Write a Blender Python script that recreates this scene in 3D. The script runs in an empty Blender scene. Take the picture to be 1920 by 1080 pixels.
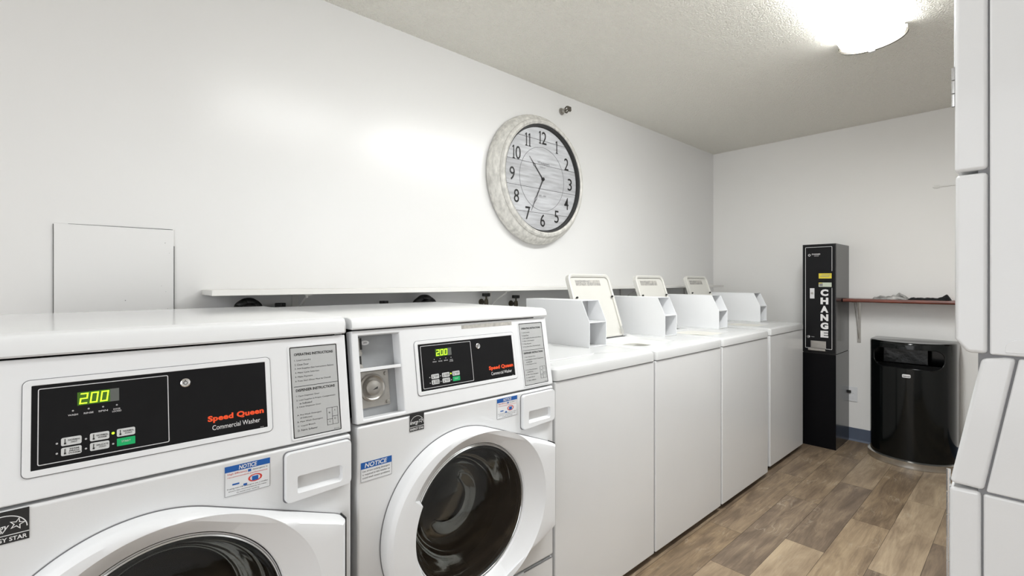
import bpy, bmesh, math, random
from mathutils import Vector, Matrix, noise
random.seed(7)
PI = math.pi
S = bpy.context.scene
COL = S.collection

# ---------------------------------------------------------------- camera, world, exposure
cam_d = bpy.data.cameras.new('camera'); cam = bpy.data.objects.new('camera', cam_d); COL.objects.link(cam)
cam_d.sensor_width = 36; cam_d.lens = 891/1920*36; cam_d.shift_y = -12/1920; cam_d.clip_start = 0.02
cam.location = (0, 0, 1.235); cam.rotation_euler = (PI/2, 0, math.radians(47.7))
S.camera = cam
S.view_settings.view_transform = 'Standard'; S.view_settings.look = 'None'
S.view_settings.gamma = 1; S.view_settings.use_curve_mapping = False
S.view_settings.exposure = -0.04
w = bpy.data.worlds.new('world'); S.world = w; w.use_nodes = True
w.node_tree.nodes['Background'].inputs[0].default_value = (.97, 0.985, 1, 1)
w.node_tree.nodes['Background'].inputs[1].default_value = 2.7
LIGHT = 50.0

# ---------------------------------------------------------------- materials
def mat(name, col, rough=0.5, metal=0.0, bump=0.0, bscale=50, spec=0.5, coat=0.0, var=0.0, vscale=4, emit=0, stretch=(1, 1, 1)):
    m = bpy.data.materials.new(name); m.use_nodes = True
    nt = m.node_tree; b = nt.nodes['Principled BSDF']
    b.inputs['Base Color'].default_value = (*col, 1); b.inputs['Roughness'].default_value = rough
    b.inputs['Metallic'].default_value = metal; b.inputs['Specular IOR Level'].default_value = spec
    b.inputs['Coat Weight'].default_value = coat; b.inputs['Coat Roughness'].default_value = 0.08
    if emit:
        b.inputs['Emission Color'].default_value = (*col, 1); b.inputs['Emission Strength'].default_value = emit
    tc = nt.nodes.new('ShaderNodeTexCoord'); mp = nt.nodes.new('ShaderNodeMapping')
    mp.inputs['Scale'].default_value = stretch
    nt.links.new(tc.outputs['Object'], mp.inputs[0])
    if bump:
        n = nt.nodes.new('ShaderNodeTexNoise'); n.inputs['Scale'].default_value = bscale; n.inputs['Detail'].default_value = 3
        nt.links.new(mp.outputs[0], n.inputs[0])
        bp = nt.nodes.new('ShaderNodeBump'); bp.inputs['Strength'].default_value = bump; bp.inputs['Distance'].default_value = 0.01
        nt.links.new(n.outputs[0], bp.inputs['Height']); nt.links.new(bp.outputs[0], b.inputs['Normal'])
    if var:
        n2 = nt.nodes.new('ShaderNodeTexNoise'); n2.inputs['Scale'].default_value = vscale; n2.inputs['Detail'].default_value = 4
        nt.links.new(mp.outputs[0], n2.inputs[0])
        r = nt.nodes.new('ShaderNodeMapRange'); r.inputs[1].default_value = .3; r.inputs[2].default_value = .7
        r.inputs[3].default_value = 1-var; r.inputs[4].default_value = 1.0
        nt.links.new(n2.outputs[0], r.inputs[0])
        mx = nt.nodes.new('ShaderNodeVectorMath'); mx.operation = 'SCALE'; mx.inputs[0].default_value = col
        nt.links.new(r.outputs[0], mx.inputs['Scale']); nt.links.new(mx.outputs[0], b.inputs['Base Color'])
    return m

DECKM = mat('enamel_darkened', (.64, .645, .645), .25, bump=.02, bscale=300, var=.02)  # white enamel, darkened to hold back the lamp's glare on the decks
CASEM = mat('enamel_lightened', (.86, .87, .885), .3, var=.01)  # enamel lightened to make up for weak light on the case sides
ENAMEL = mat('white_enamel', (.745, .75, .755), .28, bump=.02, bscale=300, coat=.3, var=.02)
GLOSSTOP = mat('glossy_white_top', (.80, .81, .82), .14, bump=.01, bscale=60, var=.02)
PLASTIC = mat('white_plastic', (.80, .81, .825), .34, var=.02)
LIDC = mat('cream_enamel', (.66, .65, .61), .4, var=.05)
FUNNEL = mat('cream_funnel', (.72, .71, .66), .35, var=.05)
GREYP = mat('grey_steel_plate', (.50, .50, .505), .35, metal=.2, var=.1, vscale=15)
NICKEL = mat('brushed_nickel', (.46, .44, .41), .32, metal=.85, var=.15, vscale=40)
CHROME = mat('chrome', (.75, .75, .75), .15, metal=1, var=.05)
DARKGAP = mat('dark_gap', (.02, .02, .02), .8, var=.2)
BLACKP = mat('black_overlay', (.009, .009, .010), .42, spec=.15, var=.15, vscale=20)
RECESS = mat('recess_grey', (.33, .34, .35), .4, var=.1, vscale=15)
SILVER = mat('silver_trim', (.72, .72, .73), .35, metal=.3, var=.03)
PLATE = mat('instruction_grey', (.52, .53, .53), .45, metal=.2, var=.06)
INK = mat('black_ink', (.015, .015, .015), .6, var=.1)
GREYINK = mat('grey_ink', (.22, .22, .23), .6, var=.1)
WHITEINK = mat('white_ink', (.78, .78, .78), .5, var=.02)
ORANGE = mat('orange_ink', (.90, .085, .015), .5, var=.02)
BLUE = mat('blue_ink', (.01, .10, .38), .5, var=.05)
RED = mat('red_ink', (.6, .05, .04), .5, var=.05)
LABELW = mat('white_label', (.74, .75, .76), .5, var=.03)
BTN = mat('button_grey', (.62, .63, .63), .45, var=.04)
GREENB = mat('green_button', (.0, .42, .13), .45, var=.05)
LEDG = mat('lit_display_digit', (.55, 1.0, .03), .5, emit=.95)
LEDBACK = mat('display_window', (.06, .16, .008), .25, var=.2)  # green glow of the digits put into the window's colour
LEDOFF = mat('unlit_display', (.12, .13, .12), .3, var=.2)
RUBBER = mat('black_rubber', (.012, .012, .012), .45, var=.2, vscale=30)
GASKET = mat('door_gasket', (.16, .17, .17), .35, var=.2)
DRUM = mat('drum_steel', (.045, .045, .042), .4, metal=.4, var=.2, vscale=5)
WALLP = mat('wall_paint', (.81, .807, .80), .27, bump=.02, bscale=18, spec=.5, var=.015, vscale=2)
BACKW = mat('wall_paint_lightened', (.90, .89, .87), .5, bump=.05, bscale=18, spec=.3, var=.015, vscale=2)  # same wall paint, lightened to stand in for brighter light on this wall
SHELFW = mat('shelf_white', (.80, .79, .76), .4, var=.04)
BASEB = mat('slate_vinyl', (.09, .115, .17), .5, var=.15)
BLACKM = mat('black_powder_coat', (.009, .009, .010), .4, spec=.15, bump=.05, bscale=400, var=.1)
SIDEM = mat('grey_black_side', (.02, .02, .021), .25, spec=.35, var=.1, coat=.2)
PEDM = mat('pedestal_black', (.004, .004, .005), .4, spec=.08, var=.1)
CANB = mat('gloss_black', (.003, .004, .004), .12, spec=.25, coat=.15, var=.1)
CANIN = mat('liner_dark', (.012, .013, .013), .35, bump=.5, bscale=18, var=.4, vscale=8)
STEEL = mat('brushed_steel', (.62, .60, .56), .22, metal=.9, var=.2, vscale=20)
YELLOW = mat('yellow_label', (.75, .62, .05), .5, var=.1)
CREAM = mat('pale_label', (.55, .60, .50), .5, var=.1)
MAHOG = mat('red_brown_wood', (.20, .045, .025), .3, bump=.1, bscale=20, var=.5, vscale=9, coat=.4, stretch=(1, 8, 8))
CLOTHG = mat('grey_cloth', (.62, .61, .59), .9, bump=.3, bscale=90, var=.85, vscale=22, stretch=(1, 3, 3))
CLOTHB = mat('black_cloth', (.012, .012, .013), .95, bump=.6, bscale=90, var=.3, vscale=30)
DNICKEL = mat('tarnished_metal', (.16, .145, .12), .4, metal=.6, var=.4, vscale=60)
BLACKHAND = mat('black_hand', (.01, .01, .01), .4, var=.1)
FRAMEDIST = mat('distressed_white', (.78, .765, .72), .6, bump=.3, bscale=40, var=.36, vscale=45, stretch=(1, 1, .5))
INNERR = mat('dark_ring', (.035, .035, .035), .5, var=.2)
CAPM = mat('fixture_cap', (.72, .72, .70), .3, metal=.2, var=.05)
SOAP = mat('aged_brass', (.10, .085, .06), .45, metal=.6, var=.3)
TAPE = mat('tape_residue', (.55, .53, .49), .7, var=.4, vscale=60)

def glass_mat():
    m = bpy.data.materials.new('door_glass'); m.use_nodes = True; nt = m.node_tree
    nt.nodes.remove(nt.nodes['Principled BSDF']); out = nt.nodes['Material Output']
    t = nt.nodes.new('ShaderNodeBsdfTransparent'); t.inputs[0].default_value = (.42, .43, .42, 1)
    g = nt.nodes.new('ShaderNodeBsdfGlossy'); g.inputs[0].default_value = (.9, .9, .9, 1); g.inputs['Roughness'].default_value = .06
    f = nt.nodes.new('ShaderNodeFresnel'); f.inputs[0].default_value = 1.5
    n = nt.nodes.new('ShaderNodeTexNoise'); n.inputs['Scale'].default_value = 6
    bp = nt.nodes.new('ShaderNodeBump'); bp.inputs['Strength'].default_value = .02; bp.inputs['Distance'].default_value = .02
    nt.links.new(n.outputs[0], bp.inputs['Height']); nt.links.new(bp.outputs[0], g.inputs['Normal'])
    mx = nt.nodes.new('ShaderNodeMixShader')
    nt.links.new(f.outputs[0], mx.inputs[0]); nt.links.new(t.outputs[0], mx.inputs[1]); nt.links.new(g.outputs[0], mx.inputs[2])
    nt.links.new(mx.outputs[0], out.inputs[0]); return m
GLASS = glass_mat()

def clear_mat():
    m = bpy.data.materials.new('clear_cover'); m.use_nodes = True; nt = m.node_tree
    nt.nodes.remove(nt.nodes['Principled BSDF']); out = nt.nodes['Material Output']
    t = nt.nodes.new('ShaderNodeBsdfTransparent'); g = nt.nodes.new('ShaderNodeBsdfGlossy'); g.inputs['Roughness'].default_value = .05
    f = nt.nodes.new('ShaderNodeFresnel'); f.inputs[0].default_value = 1.4
    mx = nt.nodes.new('ShaderNodeMixShader')
    nt.links.new(f.outputs[0], mx.inputs[0]); nt.links.new(t.outputs[0], mx.inputs[1]); nt.links.new(g.outputs[0], mx.inputs[2])
    nt.links.new(mx.outputs[0], out.inputs[0]); return m
CLEAR = clear_mat()

def lamp_mat(LIGHT, even):
    m = bpy.data.materials.new('lit_acrylic_lens'); m.use_nodes = True
    b = m.node_tree.nodes['Principled BSDF']
    b.inputs['Base Color'].default_value = (.9, .9, .88, 1)
    b.inputs['Emission Color'].default_value = (.985, 1, .995, 1); nt = m.node_tree; ge = nt.nodes.new('ShaderNodeNewGeometry'); sx = nt.nodes.new('ShaderNodeSeparateXYZ'); nt.links.new(ge.outputs['Normal'], sx.inputs[0])
    # the tubes sit over the middle: the lens glows strongest underneath, weaker at its sides
    ab = nt.nodes.new('ShaderNodeMath'); ab.operation = 'ABSOLUTE'; nt.links.new(sx.outputs[2], ab.inputs[0])
    pw = nt.nodes.new('ShaderNodeMath'); pw.operation = 'POWER'; pw.inputs[1].default_value = 4; nt.links.new(ab.outputs[0], pw.inputs[0])
    ma = nt.nodes.new('ShaderNodeMath'); ma.operation = 'MULTIPLY_ADD'; ma.inputs[1].default_value = LIGHT*(1-even); ma.inputs[2].default_value = LIGHT*even
    nt.links.new(pw.outputs[0], ma.inputs[0]); nt.links.new(ma.outputs[0], b.inputs['Emission Strength'])
    return m


def ceiling_mat():
    m = mat('popcorn_ceiling', (.94, .92, .85), .9, spec=.1)
    nt = m.node_tree; b = nt.nodes['Principled BSDF']
    tc = nt.nodes.new('ShaderNodeTexCoord')
    v = nt.nodes.new('ShaderNodeTexNoise'); v.inputs['Scale'].default_value = 70; v.inputs['Detail'].default_value = 4; v.inputs['Roughness'].default_value = .65
    n = nt.nodes.new('ShaderNodeTexVoronoi'); n.inputs['Scale'].default_value = 130
    nt.links.new(tc.outputs['Object'], v.inputs[0]); nt.links.new(tc.outputs['Object'], n.inputs['Vector'])
    mth = nt.nodes.new('ShaderNodeMath'); mth.operation = 'MULTIPLY_ADD'; mth.inputs[1].default_value = -.5
    nt.links.new(n.outputs['Distance'], mth.inputs[0]); nt.links.new(v.outputs[0], mth.inputs[2])
    bp = nt.nodes.new('ShaderNodeBump'); bp.inputs['Strength'].default_value = .9; bp.inputs['Distance'].default_value = .013
    nt.links.new(mth.outputs[0], bp.inputs['Height']); nt.links.new(bp.outputs[0], b.inputs['Normal'])
    return m

def floor_mat():
    m = bpy.data.materials.new('vinyl_planks'); m.use_nodes = True; nt = m.node_tree; b = nt.nodes['Principled BSDF']
    b.inputs['Roughness'].default_value = .42; b.inputs['Specular IOR Level'].default_value = .35
    at = nt.nodes.new('ShaderNodeAttribute'); at.attribute_name = 'tone'
    tc = nt.nodes.new('ShaderNodeTexCoord')
    off = nt.nodes.new('ShaderNodeVectorMath'); off.operation = 'MULTIPLY_ADD'
    off.inputs[1].default_value = (13, 37, 0)
    nt.links.new(at.outputs['Color'], off.inputs[0]); nt.links.new(tc.outputs['Object'], off.inputs[2])
    mp = nt.nodes.new('ShaderNodeMapping'); mp.inputs['Scale'].default_value = (1, .16, 1)
    nt.links.new(off.outputs[0], mp.inputs[0])
    # broad cloudy grain
    n1 = nt.nodes.new('ShaderNodeTexNoise'); n1.inputs['Scale'].default_value = 14; n1.inputs['Detail'].default_value = 8; n1.inputs['Roughness'].default_value = .62; n1.inputs['Distortion'].default_value = 1.1
    nt.links.new(mp.outputs[0], n1.inputs[0])
    # fine fibres
    mp2 = nt.nodes.new('ShaderNodeMapping'); mp2.inputs['Scale'].default_value = (1, .05, 1)
    nt.links.new(off.outputs[0], mp2.inputs[0])
    n2 = nt.nodes.new('ShaderNodeTexNoise'); n2.inputs['Scale'].default_value = 160; n2.inputs['Detail'].default_value = 4; n2.inputs['Distortion'].default_value = .5
    nt.links.new(mp2.outputs[0], n2.inputs[0])
    # blotches
    n3 = nt.nodes.new('ShaderNodeTexNoise'); n3.inputs['Scale'].default_value = 5; n3.inputs['Detail'].default_value = 5
    nt.links.new(off.outputs[0], n3.inputs[0])
    ramp = nt.nodes.new('ShaderNodeValToRGB'); e = ramp.color_ramp.elements
    e[0].position = .0; e[0].color = (.09, .068, .052, 1); e[1].position = 1; e[1].color = (.46, .38, .28, 1)
    x = e.new(.35); x.color = (.17, .132, .10, 1); x = e.new(.6); x.color = (.28, .222, .162, 1)
    sep = nt.nodes.new('ShaderNodeSeparateColor'); nt.links.new(at.outputs['Color'], sep.inputs[0])
    def ma(a, k, c):
        q = nt.nodes.new('ShaderNodeMath'); q.operation = 'MULTIPLY_ADD'; q.inputs[1].default_value = k
        nt.links.new(a, q.inputs[0])
        if hasattr(c, 'name'): nt.links.new(c, q.inputs[2])
        else: q.inputs[2].default_value = c
        return q.outputs[0]
    f = ma(sep.outputs[0], .42, -.55)
    f = ma(n1.outputs[0], 1.15, f); f = ma(n2.outputs[0], .34, f); f = ma(n3.outputs[0], .35, f)
    nt.links.new(f, ramp.inputs[0])
    hue = nt.nodes.new('ShaderNodeMix'); hue.data_type = 'RGBA'; hue.blend_type = 'MULTIPLY'
    hue.inputs[0].default_value = 1
    cr = nt.nodes.new('ShaderNodeValToRGB'); q = cr.color_ramp.elements
    q[0].color = (1.0, .955, .90, 1); q[1].color = (1.0, .91, .76, 1)
    nt.links.new(sep.outputs[1], cr.inputs[0]); nt.links.new(ramp.outputs[0], hue.inputs[6]); nt.links.new(cr.outputs[0], hue.inputs[7])
    # pale scratchy limed grain: only in parts
    wv = nt.nodes.new('ShaderNodeTexWave'); wv.inputs['Scale'].default_value = 9; wv.inputs['Distortion'].default_value = 16; wv.inputs['Detail'].default_value = 4; wv.inputs['Detail Scale'].default_value = 1.6
    mp3 = nt.nodes.new('ShaderNodeMapping'); mp3.inputs['Scale'].default_value = (1, .35, 1)
    nt.links.new(off.outputs[0], mp3.inputs[0]); nt.links.new(mp3.outputs[0], wv.inputs[0])
    r1 = nt.nodes.new('ShaderNodeMapRange'); r1.inputs[1].default_value = .86; r1.inputs[2].default_value = 1.0; r1.inputs[3].default_value = 0; r1.inputs[4].default_value = .45
    nt.links.new(wv.outputs['Fac'], r1.inputs[0])
    r2 = nt.nodes.new('ShaderNodeMapRange'); r2.inputs[1].default_value = .52; r2.inputs[2].default_value = .66
    nt.links.new(n3.outputs[0], r2.inputs[0])
    mu = nt.nodes.new('ShaderNodeMath'); mu.operation = 'MULTIPLY'; nt.links.new(r1.outputs[0], mu.inputs[0]); nt.links.new(r2.outputs[0], mu.inputs[1])
    mix = nt.nodes.new('ShaderNodeMix'); mix.data_type = 'RGBA'; mix.inputs[7].default_value = (.46, .40, .31, 1)
    nt.links.new(mu.outputs[0], mix.inputs[0]); nt.links.new(hue.outputs[2], mix.inputs[6])
    nt.links.new(mix.outputs[2], b.inputs['Base Color'])
    bp = nt.nodes.new('ShaderNodeBump'); bp.inputs['Strength'].default_value = .12; bp.inputs['Distance'].default_value = .002
    nt.links.new(n2.outputs[0], bp.inputs['Height']); nt.links.new(bp.outputs[0], b.inputs['Normal'])
    return m

def clockwood_mat():
    m = bpy.data.materials.new('whitewashed_planks'); m.use_nodes = True; nt = m.node_tree; b = nt.nodes['Principled BSDF']
    b.inputs['Roughness'].default_value = .6
    tc = nt.nodes.new('ShaderNodeTexCoord'); sx = nt.nodes.new('ShaderNodeSeparateXYZ'); nt.links.new(tc.outputs['Object'], sx.inputs[0])
    dv = nt.nodes.new('ShaderNodeMath'); dv.operation = 'MULTIPLY_ADD'; dv.inputs[1].default_value = 1/.145; dv.inputs[2].default_value = 10.42
    nt.links.new(sx.outputs[2], dv.inputs[0])
    fl = nt.nodes.new('ShaderNodeMath'); fl.operation = 'FLOOR'; nt.links.new(dv.outputs[0], fl.inputs[0])
    fr = nt.nodes.new('ShaderNodeMath'); fr.operation = 'FRACT'; nt.links.new(dv.outputs[0], fr.inputs[0])
    wn = nt.nodes.new('ShaderNodeTexWhiteNoise'); wn.noise_dimensions = '1D'; nt.links.new(fl.outputs[0], wn.inputs['W'])
    ad = nt.nodes.new('ShaderNodeVectorMath'); ad.operation = 'ADD'; nt.links.new(tc.outputs['Object'], ad.inputs[0]); nt.links.new(wn.outputs['Color'], ad.inputs[1])
    mp = nt.nodes.new('ShaderNodeMapping'); mp.inputs['Scale'].default_value = (1, .12, 1); nt.links.new(ad.outputs[0], mp.inputs[0])
    n = nt.nodes.new('ShaderNodeTexNoise'); n.inputs['Scale'].default_value = 60; n.inputs['Detail'].default_value = 6; nt.links.new(mp.outputs[0], n.inputs[0])
    q = nt.nodes.new('ShaderNodeMath'); q.operation = 'MULTIPLY_ADD'; q.inputs[1].default_value = .45; nt.links.new(wn.outputs['Value'], q.inputs[0]); nt.links.new(n.outputs[0], q.inputs[2])
    r = nt.nodes.new('ShaderNodeValToRGB'); e = r.color_ramp.elements
    e[0].position = .40; e[0].color = (.80, .81, .83, 1); e[1].position = 1.0; e[1].color = (.46, .46, .47, 1)
    nt.links.new(q.outputs[0], r.inputs[0])
    g = nt.nodes.new('ShaderNodeMath'); g.operation = 'LESS_THAN'; g.inputs[1].default_value = .018; nt.links.new(fr.outputs[0], g.inputs[0])
    mx = nt.nodes.new('ShaderNodeMix'); mx.data_type = 'RGBA'; mx.inputs[7].default_value = (.06, .06, .06, 1)
    nt.links.new(g.outputs[0], mx.inputs[0]); nt.links.new(r.outputs[0], mx.inputs[6]); nt.links.new(mx.outputs[2], b.inputs['Base Color'])
    return m

# ---------------------------------------------------------------- helpers
def link(o, parent=None):
    COL.objects.link(o)
    if parent: o.parent = parent
    return o
def tag(o, label=None, cat=None, group=None, kind=None):
    if label: o['label'] = label
    if cat: o['category'] = cat
    if group: o['group'] = group
    if kind: o['kind'] = kind
    return o
def empty(name, loc, label, cat, group=None, rot=(0, 0, 0)):
    o = bpy.data.objects.new(name, None); link(o); o.location = loc; o.rotation_euler = rot; o.empty_display_size = .1
    return tag(o, label, cat, group)

class MB:
    def __init__(s): s.bm = bmesh.new()
    def box(s, x0, x1, y0, y1, z0, z1):
        v = [s.bm.verts.new((x, y, z)) for x in (x0, x1) for y in (y0, y1) for z in (z0, z1)]
        for f in ((0, 1, 3, 2), (4, 6, 7, 5), (0, 4, 5, 1), (2, 3, 7, 6), (0, 2, 6, 4), (1, 5, 7, 3)):
            s.bm.faces.new([v[i] for i in f])
        return s
    def prism(s, pts, a0, a1, axis='z'):
        """pts 2D ; extruded along axis. x:(y,z) y:(x,z) z:(x,y)"""
        def P(p, a):
            return {'x': (a, p[0], p[1]), 'y': (p[0], a, p[1]), 'z': (p[0], p[1], a)}[axis]
        A = [s.bm.verts.new(P(p, a0)) for p in pts]; B = [s.bm.verts.new(P(p, a1)) for p in pts]
        s.bm.faces.new(A); s.bm.faces.new(B[::-1]); n = len(pts)
        for i in range(n): s.bm.faces.new((A[i], A[(i+1) % n], B[(i+1) % n], B[i]))
        return s
    def rings(s, rings, close=True, cap0=False, cap1=False):
        R = [[s.bm.verts.new(p) for p in r] for r in rings]; n = len(R[0])
        for a, b in zip(R, R[1:]):
            for i in range(n if close else n-1):
                s.bm.faces.new((a[i], a[(i+1) % n], b[(i+1) % n], b[i]))
        if cap0: s.bm.faces.new(R[0][::-1])
        if cap1: s.bm.faces.new(R[-1])
        return s
    def lathe(s, prof, axis='x', c=(0, 0, 0), n=48, cap0=False, cap1=False):
        """prof: (r, a)"""
        rs = []
        for r, a in prof:
            ring = []
            for i in range(n):
                t = 2*PI*i/n; u, v = r*math.cos(t), r*math.sin(t)
                p = {'x': (a, u, v), 'y': (u, a, v), 'z': (u, v, a)}[axis]
                ring.append((p[0]+c[0], p[1]+c[1], p[2]+c[2]))
            rs.append(ring)
        return s.rings(rs, True, cap0, cap1)
    def tube(s, pts, r, n=10, closed=False):
        pts = [Vector(p) for p in pts]; rs = []; m = len(pts); up = None
        for i, p in enumerate(pts):
            a = pts[(i-1) % m] if (closed or i > 0) else p; b = pts[(i+1) % m] if (closed or i < m-1) else p
            d = (b-a).normalized()
            if up is None:
                up = Vector((0, 0, 1)) if abs(d.z) < .9 else Vector((1, 0, 0))
            s1 = d.cross(up).normalized(); up = s1.cross(d).normalized()
            rr = r[i] if isinstance(r, (list, tuple)) else r
            rs.append([p+rr*(math.cos(2*PI*k/n)*s1+math.sin(2*PI*k/n)*up) for k in range(n)])
        if closed: rs.append(rs[0])
        return s.rings(rs, True, not closed, not closed)
    def build(s, name, m, parent=None, bevel=0, seg=2, matrix=None, smooth=30, loc=None):
        bm = s.bm
        bmesh.ops.remove_doubles(bm, verts=bm.verts, dist=1e-6)
        bmesh.ops.recalc_face_normals(bm, faces=bm.faces)
        if matrix: bmesh.ops.transform(bm, matrix=matrix, verts=bm.verts)
        me = bpy.data.meshes.new(name); bm.to_mesh(me); bm.free()
        me.materials.append(m)
        if smooth is not None:
            me.shade_smooth(); me.set_sharp_from_angle(angle=math.radians(smooth))
        o = bpy.data.objects.new(name, me); link(o, parent)
        if loc: o.location = loc
        if bevel:
            b = o.modifiers.new('bevel', 'BEVEL'); b.width = bevel; b.segments = seg; b.limit_method = 'ANGLE'; b.angle_limit = math.radians(35)
            b.harden_normals = True
            me.shade_smooth()
        return o

def rrect(x0, x1, y0, y1, r, n=6):
    pts = []
    rr = r if isinstance(r, (list, tuple)) else (r, r, r, r)
    for (cx, cy, a0, q) in ((x1, y1, 0, rr[0]), (x0, y1, PI/2, rr[1]), (x0, y0, PI, rr[2]), (x1, y0, 1.5*PI, rr[3])):
        sx = -1 if cx == x1 else 1; sy = -1 if cy == y1 else 1
        for k in range(n+1):
            a = a0+PI/2*k/n
            pts.append((cx+sx*q+q*math.cos(a), cy+sy*q+q*math.sin(a)))
    return pts
def frame2(mb, outer, inner, a0, a1, axis='z'):
    """ring between two outlines with the same number of points, extruded"""
    def P(p, a): return {'x': (a, p[0], p[1]), 'y': (p[0], a, p[1]), 'z': (p[0], p[1], a)}[axis]
    mb.rings([[P(p, a0) for p in outer], [P(p, a1) for p in outer], [P(p, a1) for p in inner], [P(p, a0) for p in inner], [P(p, a0) for p in outer]])
    return mb

_tcache = {}
def text_mesh(body, bold=0.0, spacing=1.0, line=1.0, align='LEFT', shear=0):
    key = (body, bold, spacing, line, align, shear)
    if key not in _tcache:
        c = bpy.data.curves.new('lettering', 'FONT'); c.body = body; c.size = 1; c.offset = bold; c.space_character = spacing
        c.space_line = line; c.align_x = align; c.shear = shear; c.resolution_u = 3; c.extrude = .0
        o = bpy.data.objects.new('lettering', c); COL.objects.link(o)
        dg = bpy.context.evaluated_depsgraph_get(); dg.update()
        me = bpy.data.meshes.new_from_object(o.evaluated_get(dg))
        vs = [tuple(v.co) for v in me.vertices]; fs = [tuple(p.vertices) for p in me.polygons]
        bpy.data.objects.remove(o); bpy.data.curves.remove(c); bpy.data.meshes.remove(me)
        _tcache[key] = (vs, fs)
    return _tcache[key]
def add_text(mb, body, x, y, w=None, h=None, z=0.0, rot=0, **k):
    """fit text's box to left x, bottom y, width w and/or height h (local xy)"""
    vs, fs = text_mesh(body, **k)
    if not vs: return mb
    x0 = min(v[0] for v in vs); x1 = max(v[0] for v in vs); y0 = min(v[1] for v in vs); y1 = max(v[1] for v in vs)
    sx = w/(x1-x0) if w else None; sy = h/(y1-y0) if h else None
    sx = sx or sy; sy = sy or sx
    nv = [mb.bm.verts.new((x+(v[0]-x0)*sx, y+(v[1]-y0)*sy, z)) for v in vs]
    for f in fs:
        try: mb.bm.faces.new([nv[i] for i in f])
        except ValueError: pass
    return mb
def rect(mb, x0, x1, y0, y1, z0, z1): return mb.box(x0, x1, y0, y1, z0, z1)
def txt_build(mb, name, m, parent, matrix):
    """text faces stay planar; keep normals facing +local z"""
    bm = mb.bm
    for f in bm.faces:
        f.normal_update()
        if f.normal.z < 0: f.normal_flip()
    bmesh.ops.transform(bm, matrix=matrix, verts=bm.verts)
    me = bpy.data.meshes.new(name); bm.to_mesh(me); bm.free(); me.materials.append(m)
    o = bpy.data.objects.new(name, me); link(o, parent); return o

# frames: columns are local x, y, z axes
def fmat(ox, X, Y, Z): return Matrix(((X[0], Y[0], Z[0], ox[0]), (X[1], Y[1], Z[1], ox[1]), (X[2], Y[2], Z[2], ox[2]), (0, 0, 0, 1)))
FACE_X = fmat((0, 0, 0), (0, 1, 0), (0, 0, 1), (1, 0, 0))            # things that face +X: local x -> Y, y -> Z
def face_x(x, y=0, z=0): return fmat((x, y, z), (0, 1, 0), (0, 0, 1), (1, 0, 0))
def face_ny(x, y, z=0): return fmat((x, y, z), (1, 0, 0), (0, 0, 1), (0, -1, 0))

# ---------------------------------------------------------------- the room
XL, XR, YB, YF, ZC = -2.05, .86, 4.45, -1.25, 2.44
def struct(mb, name, m, bevel=0):
    o = mb.build(name, m, None, bevel=bevel, smooth=None if not bevel else 30); o['kind'] = 'structure'; return o
struct(MB().box(XL-.1, XL, YF-.1, YB+.1, 0, ZC), 'wall_left', WALLP)
struct(MB().box(XL, XR, YB, YB+.1, 0, ZC), 'wall_back', BACKW)
struct(MB().box(XR, XR+.1, YF-.1, YB+.1, 0, ZC), 'wall_right', WALLP)
# unseen near wall; its opening is widened to let world light in as fill
fw = MB(); fw.box(XL, -1.6, YF-.1, YF, 0, ZC); fw.box(.7, XR, YF-.1, YF, 0, ZC); fw.box(-1.6, .7, YF-.1, YF, 2.2, ZC)
struct(fw, 'wall_front', WALLP)
struct(MB().box(XL-.1, XR+.1, YF-.1, YB+.1, ZC, ZC+.1), 'ceiling', ceiling_mat())
struct(MB().box(XL-.1, XR+.1, YF-3, YB+.1, -.12, -.002), 'plank_underlay_1', DARKGAP)  # dark slab under the planks, added to show dark through their gaps

# floor planks, tone known for those in view
PW = .161; X0 = -.9655
known = {(0, 2.07): (.35, .3), (0, 1.1): (.85, .7), (1, 2.51): (.30, .1), (1, 1.55): (1.0, .6), (1, 3.47): (.8, .5), (2, 2.98): (.42, .9), (2, 2.02): (.85, .8), (2, 1.06): (.4, .4),
         (3, 2.507): (.95, .5), (3, 3.45): (.85, .4), (3, 1.55): (.2, .2), (4, 2.97): (.55, .6), (4, 2.02): (.15, .0), (-1, 2.40): (.55, .8), (-1, 3.36): (.45, .6), (-1, 1.44): (.5, 1.0), (0, 3.03): (.45, .7),
         (2, 3.94): (.6, .7), (4, 3.93): (.6, .4), (5, 2.5): (.5, .5)}
starts = {0: 2.07, 1: 2.51, 2: 2.02, 3: 2.507, 4: 2.02, -1: 2.40}
fb = bmesh.new(); lay = fb.loops.layers.color.new('tone')
for i in range(-8, 13):
    x0 = X0+i*PW; x1 = x0+PW-.0012
    if x1 > XR+.1 or x0 < XL-.15: 
        if x0 > XR: continue
    base = starts.get(i, random.uniform(0, .96)); k0 = -int((base+4.3)/.96)-1
    for k in range(k0, 8):
        y0 = base+k*.96; y1 = y0+.96-.0012
        if y0 > YB+.05 or y1 < YF-1.5: continue
        y0 = max(y0, YF-1.5); y1 = min(y1, YB+.05)
        t = None
        for (a, b), v in known.items():
            if a == i and abs(b-(base+k*.96)) < .04: t = v
        if i == -2: t = (.35, .6)
        if t is None: t = (random.uniform(.2, .95), random.random())
        vs = [fb.verts.new(p) for p in ((x0, y0, 0), (x1, y0, 0), (x1, y1, 0), (x0, y1, 0))]
        f = fb.faces.new(vs)
        for l in f.loops: l[lay] = (t[0], t[1], random.random(), 1)
me = bpy.data.meshes.new('floor'); fb.to_mesh(me); fb.free(); me.materials.append(floor_mat())
fl = link(bpy.data.objects.new('floor', me)); fl['kind'] = 'structure'
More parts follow.
